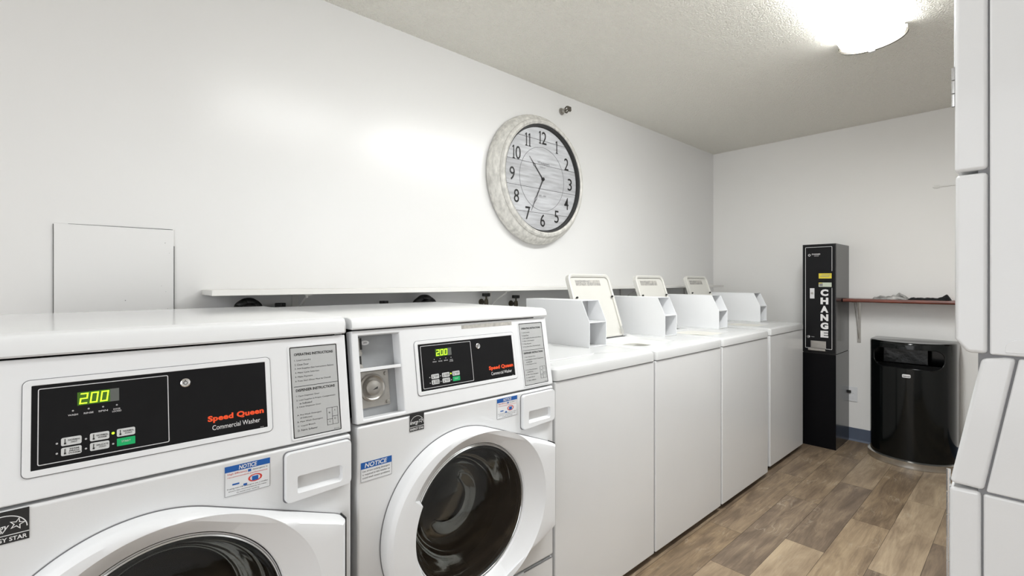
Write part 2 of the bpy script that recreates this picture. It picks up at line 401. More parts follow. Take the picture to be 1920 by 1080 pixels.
# slate vinyl cove base on the back wall, left wall
struct(MB().prism([(YB, 0), (YB-.012, 0), (YB-.004, .012), (YB-.003, .098), (YB, .1)], XL+.005, XR, 'x'), 'baseboard_back', BASEB)
struct(MB().box(XL, XL+.004, YF, YB-.01, 0, .1), 'baseboard_left', BASEB)

# flush access panel in the left wall
ap = empty('access_panel', (XL, .0933, 1.16), 'white painted flush access panel in the wall above the nearest washer', 'access panel')
MB().box(.0005, .0035, -.1535, .1535, -.30, .258).build('panel_board', WALLP, ap, bevel=.001)
g = MB(); g.box(0, .0042, -.1545, -.1533, -.12, .254); g.box(0, .0042, .1528, .1545, -.3, .20)
g.prism([(-.12, .2568), (-.02, .2568), (.15, .2568), (.15, .2582), (-.02, .2580), (-.12, .2575)], 0, .0042, 'x')
g.build('shadow_gap', DARKGAP, ap, smooth=None)
for (y, z, r) in ((.128, .21, .0012), (.02, .012, .0015), (.14, .175, .0008), (.135, -.02, .0008), (.118, .06, .0008), (.13, .04, .0008)):
    MB().lathe([(0.0001, .0046), (r, .0042), (r, .0035)], 'x', (0, y, z), 8).build('nail_mark', GREYINK, ap)

# ---------------------------------------------------------------- ceiling lights
def ceiling_light(y0, y1, label, power, even):
    cx = -.527; t = empty('ceiling_light', (cx, (y0+y1)/2, ZC), label, 'ceiling light', 'wraparound ceiling lights')
    L = (y1-y0)/2; n = 20; W = .13
    arc = [(W*math.cos(PI*k/n), -.028-.052*math.sin(PI*k/n)) for k in range(n+1)]
    MB().box(-.115, .115, -L+.01, L-.01, -.028, 0).build('housing', CAPM, t, bevel=.003)
    m = MB(); m.rings([[(x, y, z) for x, z in arc] for y in (-L+.014, L-.014)], close=False)
    m.build('lens', lamp_mat(power, even), t, smooth=60)
    for s in (-1, 1):
        outer = [(x*1.05, z-.007) for x, z in arc]+[(-.135, -.012), (.135, -.012)]
        c = MB().prism(outer, s*L, s*(L-.014), 'y').build('end_cap', NICKEL, t, bevel=.002)
        for (k0, k1, dz_, nm_) in ((1.012, 1.026, -.0035, 'lens_edge'), (1.05, 1.062, -.0085, 'cap_edge')):
            e_ = MB(); frame2(e_, [(x*k1, z+dz_-.002) for x, z in arc]+[(-.12, -.02), (.12, -.02)], [(x*k0, z+dz_) for x, z in arc]+[(-.12, -.021), (.12, -.021)], s*(L-.0165), s*(L-.004), 'y')
            e_.build(nm_, DNICKEL, c, smooth=None)
        MB().prism([(-.014, -.078), (.014, -.078), (.012, -.096), (-.012, -.096)], s*L-s*.018, s*L+s*.004, 'y').build('clip', CAPM, c, bevel=.002)
    return t
ceiling_light(1.62, 2.84, 'long white wraparound ceiling light glowing above the aisle, farther one', LIGHT, .05)
ceiling_light(.62, 1.46, 'long white wraparound ceiling light nearer the doorway, mostly out of the frame', LIGHT*.36, .8)

# ---------------------------------------------------------------- front loading washers
def seg_digit(mb, ch, x, y, w, h, sl, z):
    t = w*.2; on = {'2': 'abged', '0': 'abcdef'}[ch]
    H = h/2
    R = {'a': (0, w, h-t, h), 'd': (0, w, 0, t), 'g': (0, w, H-t/2, H+t/2), 'b': (w-t, w, H, h), 'c': (w-t, w, 0, H), 'f': (0, t, H, h), 'e': (0, t, 0, H)}
    for s in on:
        a, b, c, d = R[s]; g = t*.18
        vs = [(a+g*0, c+g*0), (b, c), (b, d), (a, d)]
        mb.prism([(x+p[0]+sl*p[1], y+p[1]) for p in vs], z, z+.0003, 'z')

def energy_label(t, y0, z0, wd, ht, xf):
    """black efficiency sticker with an arch, script, star and caption"""
    M = face_x(xf, y0, z0)
    s = MB().box(0, wd, 0, ht, 0, .0006).build('energy_sticker', INK, t, matrix=M, smooth=None)
    s['label'] = 'black energy sticker with white star and arch'
    b = MB()
    n = 20; cx = wd*.5; cy = ht*.42; rx = wd*.46; ry = ht*.44
    pts = [(cx+rx*math.cos(PI*k/n), cy+ry*math.sin(PI*k/n)) for k in range(n+1)]
    for (p, q) in zip(pts, pts[1:]):
        d = Vector((q[0]-p[0], q[1]-p[1])); nn = Vector((-d.y, d.x)).normalized()*wd*.012
        vs = [b.bm.verts.new((p[0]+nn.x, p[1]+nn.y, .0009)), b.bm.verts.new((q[0]+nn.x, q[1]+nn.y, .0009)), b.bm.verts.new((q[0]-nn.x, q[1]-nn.y, .0009)), b.bm.verts.new((p[0]-nn.x, p[1]-nn.y, .0009))]
        b.bm.faces.new(vs)
    # star outline
    sc = (wd*.77, ht*.55); R = wd*.17
    so = [(sc[0]+(R if k % 2 == 0 else R*.42)*math.sin(PI*k/5+.25), sc[1]+(R if k % 2 == 0 else R*.42)*math.cos(PI*k/5+.25)) for k in range(10)]
    si = [(sc[0]+(R*.72 if k % 2 == 0 else R*.26)*math.sin(PI*k/5+.25), sc[1]+(R*.72 if k % 2 == 0 else R*.26)*math.cos(PI*k/5+.25)) for k in range(10)]
    A = [b.bm.verts.new((*p, .0009)) for p in so]; B = [b.bm.verts.new((*p, .0009)) for p in si]
    for k in range(10): b.bm.faces.new((A[k], A[(k+1) % 10], B[(k+1) % 10], B[k]))
    add_text(b, 'energy', wd*.06, ht*.34, w=wd*.56, h=ht*.22, z=.0009, shear=.4, bold=.01)
    vs = [b.bm.verts.new((x, y, .0009)) for x, y in ((0, ht*.24), (wd, ht*.24), (wd, ht*.265), (0, ht*.265))]; b.bm.faces.new(vs)
    add_text(b, 'ENERGY STAR', wd*.04, ht*.055, w=wd*.92, h=ht*.13, z=.0009, bold=.02)
    txt_build(b, 'sticker_print', WHITEINK, s, M)

def notice_label(t, y0, z0, wd, ht, xf, big=True):
    M = face_x(xf, y0, z0)
    s = MB().box(0, wd, 0, ht, 0, .0005).build('notice_sticker', LABELW, t, matrix=M, smooth=None)
    s['label'] = 'white notice sticker with a blue heading band'
    hb = ht*(.2 if big else .34)
    MB().box(0, wd, ht-hb, ht, .0005, .0008).build('heading_band', BLUE, s, matrix=M, smooth=None)
    b = MB(); add_text(b, 'NOTICE', wd*.3 if big else wd*.12, ht-hb*.85, w=wd*.4 if big else wd*.72, h=hb*.7, z=.0011, bold=.02, shear=.15)
    txt_build(b, 'heading', WHITEINK, s, M)
    b = MB()
    if big:
        r = MB(); add_text(r, 'High Efficiency', wd*.06, ht*.68, w=wd*.42, h=ht*.08, z=.0008); add_text(r, 'recommended performance', wd*.06, ht*.585, w=wd*.88, h=ht*.06, z=.0008)
        add_text(r, 'O', wd*.5, ht*.3, w=wd*.32, h=ht*.26, z=.0007)
        txt_build(r, 'red_print', RED, s, M)
        c = MB(); c.box(wd*.59, wd*.73, ht*.34, ht*.49, .0005, .0009); c.box(wd*.16, wd*.31, ht*.34, ht*.39, .0005, .0009); c.box(wd*.5, wd*.57, ht*.68, ht*.76, .0005, .0009); c.box(wd*.4, wd*.48, ht*.24, ht*.31, .0005, .0009)
        c.build('blue_print', BLUE, s, matrix=M, smooth=None)
        add_text(b, 'detergent is', wd*.6, ht*.69, w=wd*.34, h=ht*.06, z=.0008)
        txt_build(b, 'small_print', INK, s, M); b = MB()
        add_text(b, 'If using non HE detergent use a smaller', wd*.05, ht*.2, w=wd*.9, h=ht*.06, z=.0008)
        add_text(b, 'amount than recommended by the maker', wd*.08, ht*.12, w=wd*.84, h=ht*.055, z=.0008)
        add_text(b, 'to avoid over sudsing', wd*.25, ht*.04, w=wd*.5, h=ht*.055, z=.0008)
    else:
        for k, l in enumerate(('Use of low sudsing detergent', 'is required in this washer to', 'avoid wash action problems')):
            add_text(b, l, wd*.05, ht*(.46-.17*k), w=wd*.88, h=ht*.12, z=.0008)
    txt_build(b, 'small_print', INK, s, M)
    e = MB(); frame2(e, [(0, 0), (wd, 0), (wd, ht), (0, ht)], [(wd*.008, wd*.008), (wd*.992, wd*.008), (wd*.992, ht-wd*.008), (wd*.008, ht-wd*.008)], .0004, .0007)
    e.build('sticker_border', GREYINK, s, matrix=M, smooth=None)

def front_loader(loc, label, frame_y, frame_s, coin, full_front, zt, zl):
    t = empty('front_load_washer', loc, label, 'washing machine', 'front loading washers at the near end of the row')
    W = .708; zs = .872; dx = -.038
    footz = -loc[2]
    # cabinet: box sides, front panel
    c = MB().box(-.75, 0, -W, -.002, .285, zs-.004).build('cabinet', ENAMEL, t, bevel=.006, seg=3)
    MB().box(-.70, -.012, -W+.004, -.006, .277, .286).build('seam_gap', DARKGAP, c, smooth=None)
    MB().box(-.73, 0, -W, -.002, .045, .278).build('kick_panel', ENAMEL, t, bevel=.006, seg=3)
    for (fx, fy) in ((-.06, -.06), (-.06, -W+.06), (-.66, -.06), (-.66, -W+.06)):
        MB().lathe([(.022, footz), (.022, footz+.012), (.01, footz+.014), (.01, .05)], 'z', (fx, fy, 0), 14, True, True).build('foot', RUBBER, t)
    # backing of the control section, so the seams read dark
    MB().box(-.74, -.092, -W+.004, -.006, zs-.004, zt+.004).build('control_housing', DARKGAP, t, smooth=None)
    MB().box(-.74, -.105, -W+.001, -.003, zs-.001, zt+.002).build('rear_cabinet', ENAMEL, t, bevel=.002)
    # slanted control panel ; local (a=y, b=along slope, c=normal)
    L = math.hypot(dx, zt-zs); T = (dx/L, 0, (zt-zs)/L); N = ((zt-zs)/L, 0, -dx/L)
    def PM(c=0): return fmat((N[0]*c, 0, zs+N[2]*c), (0, 1, 0), T, N)
    a0, a1 = coin[0], coin[1]; s0, s1 = .012, .220
    ys = [-W, a0, a1, -.002]; ss = [.002, s0, s1, L-.001]; D = .03
    m = MB(); V = {}
    def g(i, j, c):
        if (i, j, c) not in V: V[(i, j, c)] = m.bm.verts.new((ys[i], ss[j], c))
        return V[(i, j, c)]
    for i in range(3):
        for j in range(3):
            if (i, j) != (1, 1): m.bm.faces.new((g(i, j, 0), g(i+1, j, 0), g(i+1, j+1, 0), g(i, j+1, 0)))
    for (p, q) in (((1, 1), (2, 1)), ((2, 1), (2, 2)), ((2, 2), (1, 2)), ((1, 2), (1, 1))):
        m.bm.faces.new((g(*p, 0), g(*q, 0), g(*q, -D-.012), g(*p, -D-.012)))
    rim = [(i, 0) for i in range(4)]+[(3, j) for j in (1, 2, 3)]+[(i, 3) for i in (2, 1, 0)]+[(0, j) for j in (2, 1)]
    for p, q in zip(rim, rim[1:]+rim[:1]): m.bm.faces.new((g(*p, 0), g(*q, 0), g(*q, -D), g(*p, -D)))
    cp = m.build('control_panel', PLASTIC, t, bevel=.0035, seg=3, matrix=PM())
    # coin recess fittings
    cr = MB().box(a0-.001, a1+.001, s0-.001, s1+.001, -D-.014, -D-.010).build('coin_recess', RECESS, t, matrix=PM(), smooth=None)
    sm = s0+(s1-s0)*.56
    MB().box(a0, a1, sm, sm+.008, -D-.012, -.002).build('divider', PLASTIC, cr, matrix=PM(), bevel=.001)
    MB().box(a0+.001, a1-.022, s0+.022, sm-.002, -D-.012, -D-.006).build('lower_plate', NICKEL, cr, matrix=PM(), bevel=.001)
    ccx = (a0+a1-.022)/2-.002; ccy = s0+.072
    k = MB().lathe([(.036, -D-.006), (.036, -D-.001), (.031, -D+.001), (.026, -D-.003), (.020, -D-.003), (.020, -D+.004), (.017, -D+.006), (.0001, -D+.006)], 'z', (ccx, ccy, 0), 32)
    k.build('round_lock', NICKEL, cr, matrix=PM(), smooth=40)
    MB().prism([(ccx-.004, ccy-.006), (ccx+.009, ccy-.004), (ccx+.010, ccy+.002), (ccx+.002, ccy-.002)], -D+.0055, -D+.0068).build('keyway', INK, cr, matrix=PM(), smooth=None)
    for (bx, by) in ((a0+.007, sm-.012), (a1-.03, sm-.012), (a1-.03, s0+.03), (a0+.007, s0+.03)):
        MB().lathe([(.005, -D-.006), (.005, -D-.002), (.0001, -D-.001)], 'z', (bx, by, 0), 12).build('bolt', NICKEL, cr, matrix=PM())
    MB().box(a0+.001, a0+.022, sm+.008, s1-.004, -D-.010, -D-.007).build('coin_slide', NICKEL, cr, matrix=PM(), bevel=.0008)
    sl = MB(); sl.box(a0+.019, a0+.024, s1-.035, s1-.005, -D-.008, -D-.0055); sl.box(a0+.015, a0+.020, sm+.012, sm+.040, -D-.008, -D-.0055)
    sl.build('coin_slot', INK, cr, matrix=PM(), smooth=None)
    MB().lathe([(.007, -D-.007), (.007, -D-.001), (.0045, -D+.001), (.0001, -D+.001)], 'z', (a0+.015, sm+.048, 0), 14).build('slide_pin', NICKEL, cr, matrix=PM())
    MB().lathe([(.009, -D-.007), (.008, -D-.002), (.0001, -D-.001)], 'z', (a0+.014, sm+.011, 0), 12).build('slide_pin', NICKEL, cr, matrix=PM())
    MB().prism([(a0+.034+.011*math.cos(2*PI*q/20)*1.1, s1-.018+.006*math.sin(2*PI*q/20)) for q in range(20)], -D-.010, -D-.008).build('price_plate', SILVER, cr, matrix=PM(), bevel=.0005)
    b = MB(); add_text(b, '200', a0+.029, s1-.020, w=.010, h=.005, z=-D-.0077); txt_build(b, 'price_print', INK, cr, PM())
    # ---- display panel
    f0, f1 = frame_y; q0, q1 = frame_s; fw_, fh = f1-f0, q1-q0
    def fx(u): return f0+u*fw_
    def fy(v): return q0+v*fh
    dpn = MB(); frame2(dpn, rrect(f0-.004, f1+.004, q0-.004, q1+.004, .009), rrect(f0+.0065, f1-.006, q0+.0065, q1-.0055, .001), -.001, .0022)
    dp = dpn.build('display_panel', PLASTIC, t, bevel=.001, matrix=PM())
    ol = MB(); frame2(ol, rrect(f0-.0052, f1+.0052, q0-.0052, q1+.0052, .010), rrect(f0-.0036, f1+.0036, q0-.0036, q1+.0036, .0086), -.001, .0006)
    ol.build('panel_groove', GREYINK, dp, matrix=PM(), smooth=None)
    MB().box(f0+.006, f1-.0055, q0+.006, q1-.005, 0, .0012).build('black_overlay', BLACKP, dp, matrix=PM(), smooth=None)
    Z = .0014
    # white outline around the left section
    l0, l1, l2, l3 = fx(.038), fx(.520), fy(.085), fy(.925)
    o = MB(); frame2(o, rrect(l0, l1, l2, l3, .003), rrect(l0+.0013, l1-.0013, l2+.0013, l3-.0013, .002), .001, Z+.0002)
    o.build('white_outline', SILVER, dp, matrix=PM(), smooth=None)
    # display window and digits
    dxa, dxb, dya, dyb = fx(.170), fx(.322), fy(.685), fy(.835)
    MB().box(dxa, dxa+(dxb-dxa)*.78, dya, dyb, .001, Z).build('display_window', LEDBACK, dp, matrix=PM(), smooth=None)
    MB().box(dxa+(dxb-dxa)*.78, dxb, dya, dyb, .001, Z).build('unlit_digit', LEDOFF, dp, matrix=PM(), smooth=None)
    hh = (dyb-dya)*.82; ww = (dxb-dxa)*.185
    for q, ch in enumerate('200'):
        d = MB(); seg_digit(d, ch, dxa+(dxb-dxa)*(.04+.245*q), dya+(dyb-dya)*.09, ww, hh, .12, Z)
        d.build('digit', LEDG, dp, matrix=PM(), smooth=None)
    # indicator lights and captions
    for q, (u, s_) in enumerate(((.155, 'WASH'), (.210, 'RINSE'), (.262, 'SPIN'), (.313, 'DOOR\nLOCKED'))):
        MB().lathe([(.0014, .001), (.0014, Z+.0003), (.0001, Z+.0003)], 'z', (fx(u), fy(.635), 0), 10).build('indicator_light', GREYP, dp, matrix=PM())
        cap = MB()
        hgt = .0030 if q < 3 else .0068
        add_text(cap, s_, fx(u)-.0065, fy(.598)-hgt, w=.013, h=hgt, z=Z+.0002, align='CENTER', bold=.01); txt_build(cap, 'caption', SILVER, dp, PM())
    rows = ((.345, .255), (.235, .145)); names = (('NORMAL\nHOT', 'NORMAL\nWARM', 'NORMAL\nCOLD'), ('PERM\nPRESS\nWARM', 'DELICATE\nCOLD', 'START'))
    bx0 = (.115, .214, .312); bwid = .070
    for r_ in range(2):
        for c_ in range(3):
            x0 = fx(bx0[c_]); x1 = x0+fw_*bwid; y0, y1 = fy(rows[r_][1]), fy(rows[r_][0])
            gm = GREENB if (r_, c_) == (1, 2) else BTN
            bb = MB().prism(rrect(x0, x1, y0, y1, .0025 if gm is BTN else .001, 3), .001, Z+.0004).build('button', gm, dp, matrix=PM(), smooth=None)
            if gm is GREENB: bb['label'] = 'green start button'
            nm = names[r_][c_]; nl = nm.count('\n')+1; ht = (y1-y0)*(.22*nl+.04)
            if gm is BTN:
                bcap = MB(); add_text(bcap, nm, x0+(x1-x0)*.34, (y0+y1)/2-ht/2, w=(x1-x0)*.6, h=ht, z=Z+.0008, align='CENTER', bold=.01)
                bcap.box(x0+(x1-x0)*.17, x0+(x1-x0)*.21, y0+(y1-y0)*.2, y0+(y1-y0)*.85, Z+.0005, Z+.0008)
                bcap.box(x0+(x1-x0)*.14, x0+(x1-x0)*.24, y0+(y1-y0)*.18, y0+(y1-y0)*.38, Z+.0005, Z+.0008); txt_build(bcap, 'button_caption', INK, dp, PM())
            else:
                cap = MB(); add_text(cap, nm, x0+(x1-x0)*.25, (y0+y1)/2-.0012, w=(x1-x0)*.5, h=.0035, z=Z+.0008); txt_build(cap, 'button_caption', SILVER, dp, PM())
            lit = (r_, c_) == (0, 2)
            tgt = MB()
            tgt.lathe([(.0016 if not lit else .0022, .001), (.0016 if not lit else .0022, Z+.0003), (.0001, Z+.0004)], 'z', (x0-.0052, (y0+y1)/2+(.0012 if lit else -.001), 0), 10)
            tgt.build('lit_indicator' if lit else 'indicator_light', LEDG if lit else GREYP, dp, matrix=PM())
    # key lock
    kx, ky = fx(.594), fy(.80)
    MB().lathe([(.0085, .001), (.0085, .003), (.0070, .0042), (.0058, .0036), (.0001, .0036)], 'z', (kx, ky, 0), 24).build('key_lock', CHROME, dp, matrix=PM(), smooth=40)
    kk = MB(); frame2(kk, [(kx+.0036*math.cos(2*PI*q/16), ky+.0036*math.sin(2*PI*q/16)) for q in range(16)], [(kx+.0026*math.cos(2*PI*q/16), ky+.0026*math.sin(2*PI*q/16)) for q in range(16)], .0034, .0040)
    kk.box(kx-.0005, kx+.0005, ky+.003, ky+.0052, .0034, .0040); kk.build('keyhole', INK, dp, matrix=PM(), smooth=None)
    # brand lettering
    b = MB(); add_text(b, 'Speed Queen', fx(.690), fy(.225), w=fw_*.277, h=.0150, z=Z, bold=.045, spacing=1.05); txt_build(b, 'brand_lettering', ORANGE, dp, PM())
    b = MB(); add_text(b, 'Commercial Washer', fx(.710), fy(.130), w=fw_*.236, h=.0096, z=Z, bold=.0); add_text(b, '802756', fx(.945), fy(.052), w=.007, h=.0016, z=Z); txt_build(b, 'type_lettering', WHITEINK, dp, PM())
    # ---- instruction plate
    i0, i1, j0, j1 = -.135, -.0255, .0125, .2175; iw, ih = i1-i0, j1-j0
    ip = MB().prism(rrect(i0, i1, j0, j1, .002, 2), -.001, .0010).build('instruction_plate', PLATE, t, matrix=PM(), smooth=None)
    rm = MB(); frame2(rm, rrect(i0, i1, j0, j1, .002, 3), rrect(i0+.002, i1-.002, j0+.002, j1-.002, .001, 3), .0008, .0015); rm.box(i0+.006, i1-.002, j0+ih*.555, j0+ih*.560, .0008, .0014)
    # dispenser diagram
    dg0, dg1, e0, e1 = i0+iw*.70, i0+iw*.94, j0+ih*.075, j0+ih*.27
    frame2(rm, [(dg0, e0), (dg1, e0), (dg1, e1), (dg0, e1)], [(dg0+.0006, e0+.0006), (dg1-.0006, e0+.0006), (dg1-.0006, e1-.0006), (dg0+.0006, e1-.0006)], .0008, .0014)
    rm.box((dg0+dg1)/2-.0003, (dg0+dg1)/2+.0003, e0, e1, .0008, .0014); rm.box(dg0, (dg0+dg1)/2, e0+(e1-e0)*.32, e0+(e1-e0)*.34, .0008, .0014); rm.box((dg0+dg1)/2, dg1, e0+(e1-e0)*.46, e0+(e1-e0)*.48, .0008, .0014)
    rm.build('plate_rim', INK, ip, matrix=PM(), smooth=None)
    mo = MB(); frame2(mo, rrect(i0-.004, i1+.004, j0-.004, j1+.004, .005), rrect(i0, i1, j0, j1, .002), -.001, .0016); mo.build('plate_moulding', PLASTIC, ip, matrix=PM(), bevel=.0006)
    b = MB()
    def ln(s_, x, y, wf, h=.0046, bold=.0): add_text(b, s_, i0+iw*x, j0+ih*y, w=iw*wf, h=h, z=.0013, bold=bold)
    ln('OPERATING INSTRUCTIONS', .09, .900, .82, .0060, .03)
    for k_, (s_, wf) in enumerate((('1. Load Laundry', .34), ('2. Close Door', .29), ('3. Add Supplies (See Instructions Below)', .82), ('4. Make Cycle Selection', .5), ('5. Make Payment', .36), ('6. Press Start (Door Must be Closed)', .74))): ln(s_, .09, .835-.046*k_, wf)
    ln('DISPENSER INSTRUCTIONS', .09, .50, .82, .0060, .03)
    for y_, s_, x_, wf in ((.44, '1. Open Dispenser Door', .09, .48), (.395, '2. Load Supplies in Proper Compartment', .09, .82), (.36, 'as Indicated', .15, .25), (.32, '3. Close Dispenser Door', .09, .5),
                           (.232, 'A. Pre-Wash Detergent', .09, .5), (.198, '(If Different)', .15, .24), (.158, 'B. Main Wash Detergent', .09, .52), (.113, 'C. Liquid Bleach', .09, .36), (.068, 'D. Fabric Softener', .09, .4)): ln(s_, x_, y_, wf, .0042)
    for s_, x_, y_ in (('B', .745, .205), ('A', .86, .225), ('C', .745, .105), ('D', .86, .13)): ln(s_, x_, y_, .03, .0036)
    ln('802750', .84, .02, .12, .0018)
    txt_build(b, 'plate_print', INK, ip, PM())
    # ---- lid: rounded cap over the machine
    tl = MB(); xf = dx+.006
    prof = [(-.75, zt+.002), (xf, zt+.002), (xf+.002, zt+.006), (xf, zl-.014), (xf-.006, zl-.004), (xf-.020, zl), (-.06, zl+.0005), (-.74, zl), (-.75, zl-.01)]
    tl.prism(prof, -W+.0, -.001, 'y'); tl.build('top_cover', GLOSSTOP, t, bevel=.008, seg=4)
    # ---- dispenser drawer
    d0, d1, e0, e1 = -.156, -.006, .748, .858
    dr = MB(); n = 8
    bot = [(d0+(d1-d0)*k/n, e0-.001+.010*max(0, (k/n-.5)*2)**2) for k in range(n+1)]
    body_o = rrect(d0, d1, e0, e1, .010, 4)
    def drop(p):
        y, z = p; f = (y-d0)/(d1-d0)
        return (y, z+.014*max(0, f-.3)**2*(1 if z < .80 else .0)-(.0 if z > .8 else 0))
    body_o = [drop(p) for p in body_o]
    ho = rrect(-.131, -.028, .765, .804, (.010, .004, .004, .008), 4)
    hi = rrect(-.127, -.033, .779, .797, (.004, .003, .003, .004), 4)
    dr.rings([[(-.004, y, z) for y, z in body_o], [(.009, y, z) for y, z in body_o], [(.0125, y*.985+(d0+d1)/2*.015, z*.985+.8*.015) for y, z in body_o],
              [(.0125, y, z) for y, z in ho], [(-.020, y, z) for y, z in [(p[0], p[1]+.004) for p in hi]]], cap1=True)
    dwr = dr.build('dispenser_drawer', PLASTIC, t, smooth=40)
    gm_ = MB(); frame2(gm_, [((y-(d0+d1)/2)*1.035+(d0+d1)/2, (z-.803)*1.045+.803) for y, z in body_o], body_o, -.001, .0008, 'x'); gm_.build('drawer_gap', GREYINK, dwr, smooth=None)
    # ---- stickers
    if full_front:
        energy_label(t, -.5635, .826, .044, .046, .0005)
        notice_label(t, -.258, .800, .085, .062, .0005, True)
        notice_label(t, -.700, .730, .084, .048, .0005, False)
        b = MB(); add_text(b, 'CAUTION DO NOT OPEN', -.165-.2, .2175, w=.200, h=.008, z=.0003, bold=.01)
        tp = MB().box(-.367, -.164, .2155, .2265, -.001, .0002).build('tape_residue', TAPE, cp, matrix=PM(), smooth=None); txt_build(b, 'tape_print', TAPE, cp, PM())
    else:
        energy_label(t, -.613, .815, .060, .052, .0005)
        notice_label(t, -.271, .795, .086, .062, .0005, True)
    # ---- door
    cy, cz, Ro, Rg, gy = -.392, .547, .256, .206, -.362
    tip = (-.030, .136)
    n = 180
    def outer(th):
        ux, uz = math.cos(th), math.sin(th)
        best = Ro
        # tangent from the tips to the circle
        tx, tz = tip[0]-cy, tip[1]; d = math.hypot(tx, tz)
        phi = math.atan2(tz, tx)+math.acos(Ro/d); P1 = (Ro*math.cos(phi), Ro*math.sin(phi))
        for sgn in (1, -1):
            ax, az, bx, bz = tx, sgn*tz, P1[0], sgn*P1[1]
            den = ux*(bz-az)-uz*(bx-ax)
            if abs(den) > 1e-9:
                r = (ax*(bz-az)-az*(bx-ax))/den; s_ = None
                px, pz = r*ux, r*uz
                dd = (bx-ax)**2+(bz-az)**2; s_ = ((px-ax)*(bx-ax)+(pz-az)*(bz-az))/dd
                if r > 0 and 0 <= s_ <= 1: best = max(best, r)
        if abs(ux) > 1e-6:
            r = tx/ux
            if r > 0 and abs(r*uz) <= tz: best = max(best, r)
        return best
    o_old = outer
    def outer(th):
        # radius measured from the glass centre
        ux, uz = math.cos(th), math.sin(th); lo, hi_ = .1, .6
        for _ in range(30):
            m_ = (lo+hi_)/2; py, pz = gy+m_*ux-cy, m_*uz
            if math.hypot(py, pz) < o_old(math.atan2(pz, py)): lo = m_
            else: hi_ = m_
        return lo
    _oc = {}
    o_slow = outer
    def outer(th):
        k_ = round(th, 6)
        if k_ not in _oc: _oc[k_] = o_slow(th)
        return _oc[k_]
    rings = []
    def ring(fr, x):
        out = []
        for k_ in range(n):
            th = 2*PI*k_/n; r = fr(th) if callable(fr) else fr; xx = x(th) if callable(x) else x
            out.append((xx, gy+r*math.cos(th), cz+r*math.sin(th)))
        return out
    A0, A1 = math.radians(152), math.radians(228)
    grab = lambda th: A0 <= th <= A1
    XD = .048
    dish = lambda th: (Rg+.004) if grab(th) else (.240 if math.cos(th) < 0 else .240+.033*math.cos(th)**1.5)
    rings = [ring(outer, .002), ring(lambda a: outer(a), XD-.018), ring(lambda a: outer(a)-.003, XD-.010), ring(lambda a: outer(a)-.012, XD-.002),
             ring(lambda a: max(dish(a)+.002, outer(a)-.024), XD), ring(lambda a: dish(a)+.001, XD), ring(lambda a: dish(a)-.004 if not grab(a) else dish(a)-.001, XD-.004),
             ring(lambda a: Rg+.001, lambda a: XD-.006 if grab(a) else XD-.028), ring(Rg-.002, lambda a: XD-.012 if grab(a) else XD-.034), ring(Rg-.004, -.010)]
    dm = MB(); dm.rings(rings); door = dm.build('door', PLASTIC, t, smooth=32)
    ed = MB(); ed.rings([ring(lambda a: outer(a)+.002, .0008), ring(lambda a: outer(a)-.004, .0012)]); ed.build('door_gap', GREYINK, door, smooth=None)
    MB().box(-.05, .030, tip[0]+.001, tip[0]+.0035, cz-.137, cz+.137).build('hinge_strip', RUBBER, door, smooth=None)
    # chrome and rubber rings, glass bowl, drum
    gk = MB().lathe([(Rg-.004, XD-.036), (Rg-.010, XD-.032), (Rg-.014, XD-.040), (Rg-.016, XD-.07)], 'x', (0, gy, cz), 96); gk.build('glass_rim', CHROME, door, smooth=50)
    gk = MB().lathe([(Rg-.014, XD-.038), (Rg-.018, XD-.036), (Rg-.022, XD-.05), (Rg-.026, XD-.12)], 'x', (0, gy, cz), 96); gk.build('inner_gasket', GASKET, door, smooth=50)
    gl = MB().lathe([(Rg-.012, XD-.040), (Rg-.022, XD-.046), (Rg-.034, XD-.075), (Rg-.048, XD-.12), (Rg-.066, XD-.15), (Rg-.085, XD-.158), (.085, XD-.160), (.070, XD-.150), (.055, XD-.148), (.001, XD-.148)], 'x', (0, gy, cz), 96)
    gl.build('glass_bowl', GLASS, door, smooth=60)
    og = MB().lathe([(Rg-.006, XD-.034), (Rg-.03, XD-.030), (.10, XD-.026), (.001, XD-.024)], 'x', (0, gy, cz), 96); og.build('outer_glass', GLASS, door, smooth=60)
    tb = MB().lathe([(Rg-.004, -.012), (Rg+.006, -.06), (Rg+.02, -.10), (Rg+.05, -.14), (Rg+.05, -.48), (.05, -.50), (.001, -.50)], 'x', (0, gy, cz), 64); tb.build('drum', DRUM, t, smooth=40)
    # lower service panel seam
    MB().box(-.002, .0006, -.14, -.006, .276, .279).build('panel_seam', GREYINK, t, smooth=None)
    # cut the cabinet front for the drum
    cut = bpy.data.objects.new('cutter', bpy.data.meshes.new('cutter')); cb = MB(); cb.lathe([(Rg+.0, .05), (Rg+.0, -.02), (Rg+.055, -.10), (Rg+.055, -.55)], 'x', (0, gy, cz), 64, True, True)
    bmesh.ops.recalc_face_normals(cb.bm, faces=cb.bm.faces); cb.bm.to_mesh(cut.data); cb.bm.free(); COL.objects.link(cut)
    c2 = c; cut.parent = t
    md = c2.modifiers.new('hole', 'BOOLEAN'); md.object = cut; md.solver = 'EXACT'
    bpy.context.view_layer.update(); dg_ = bpy.context.evaluated_depsgraph_get(); dg_.update()
    nm_ = bpy.data.meshes.new_from_object(c2.evaluated_get(dg_)); c2.modifiers.clear(); c2.data = nm_
    nm_.name = 'cabinet'; bpy.data.objects.remove(cut)
    return t

front_loader((-1.12, .4914, -.004), 'nearest front loading washer, cut off by the left edge, glowing 200 display', (-.5585, -.1815), (.044, .1965), (-.702, -.600), False, 1.108, 1.151)
front_loader((-1.12, 1.2135, .008), 'second front loading washer with round glass door and coin lock recess in view', (-.5285, -.1665), (.0475, .188), (-.690, -.575), True, 1.103, 1.134)

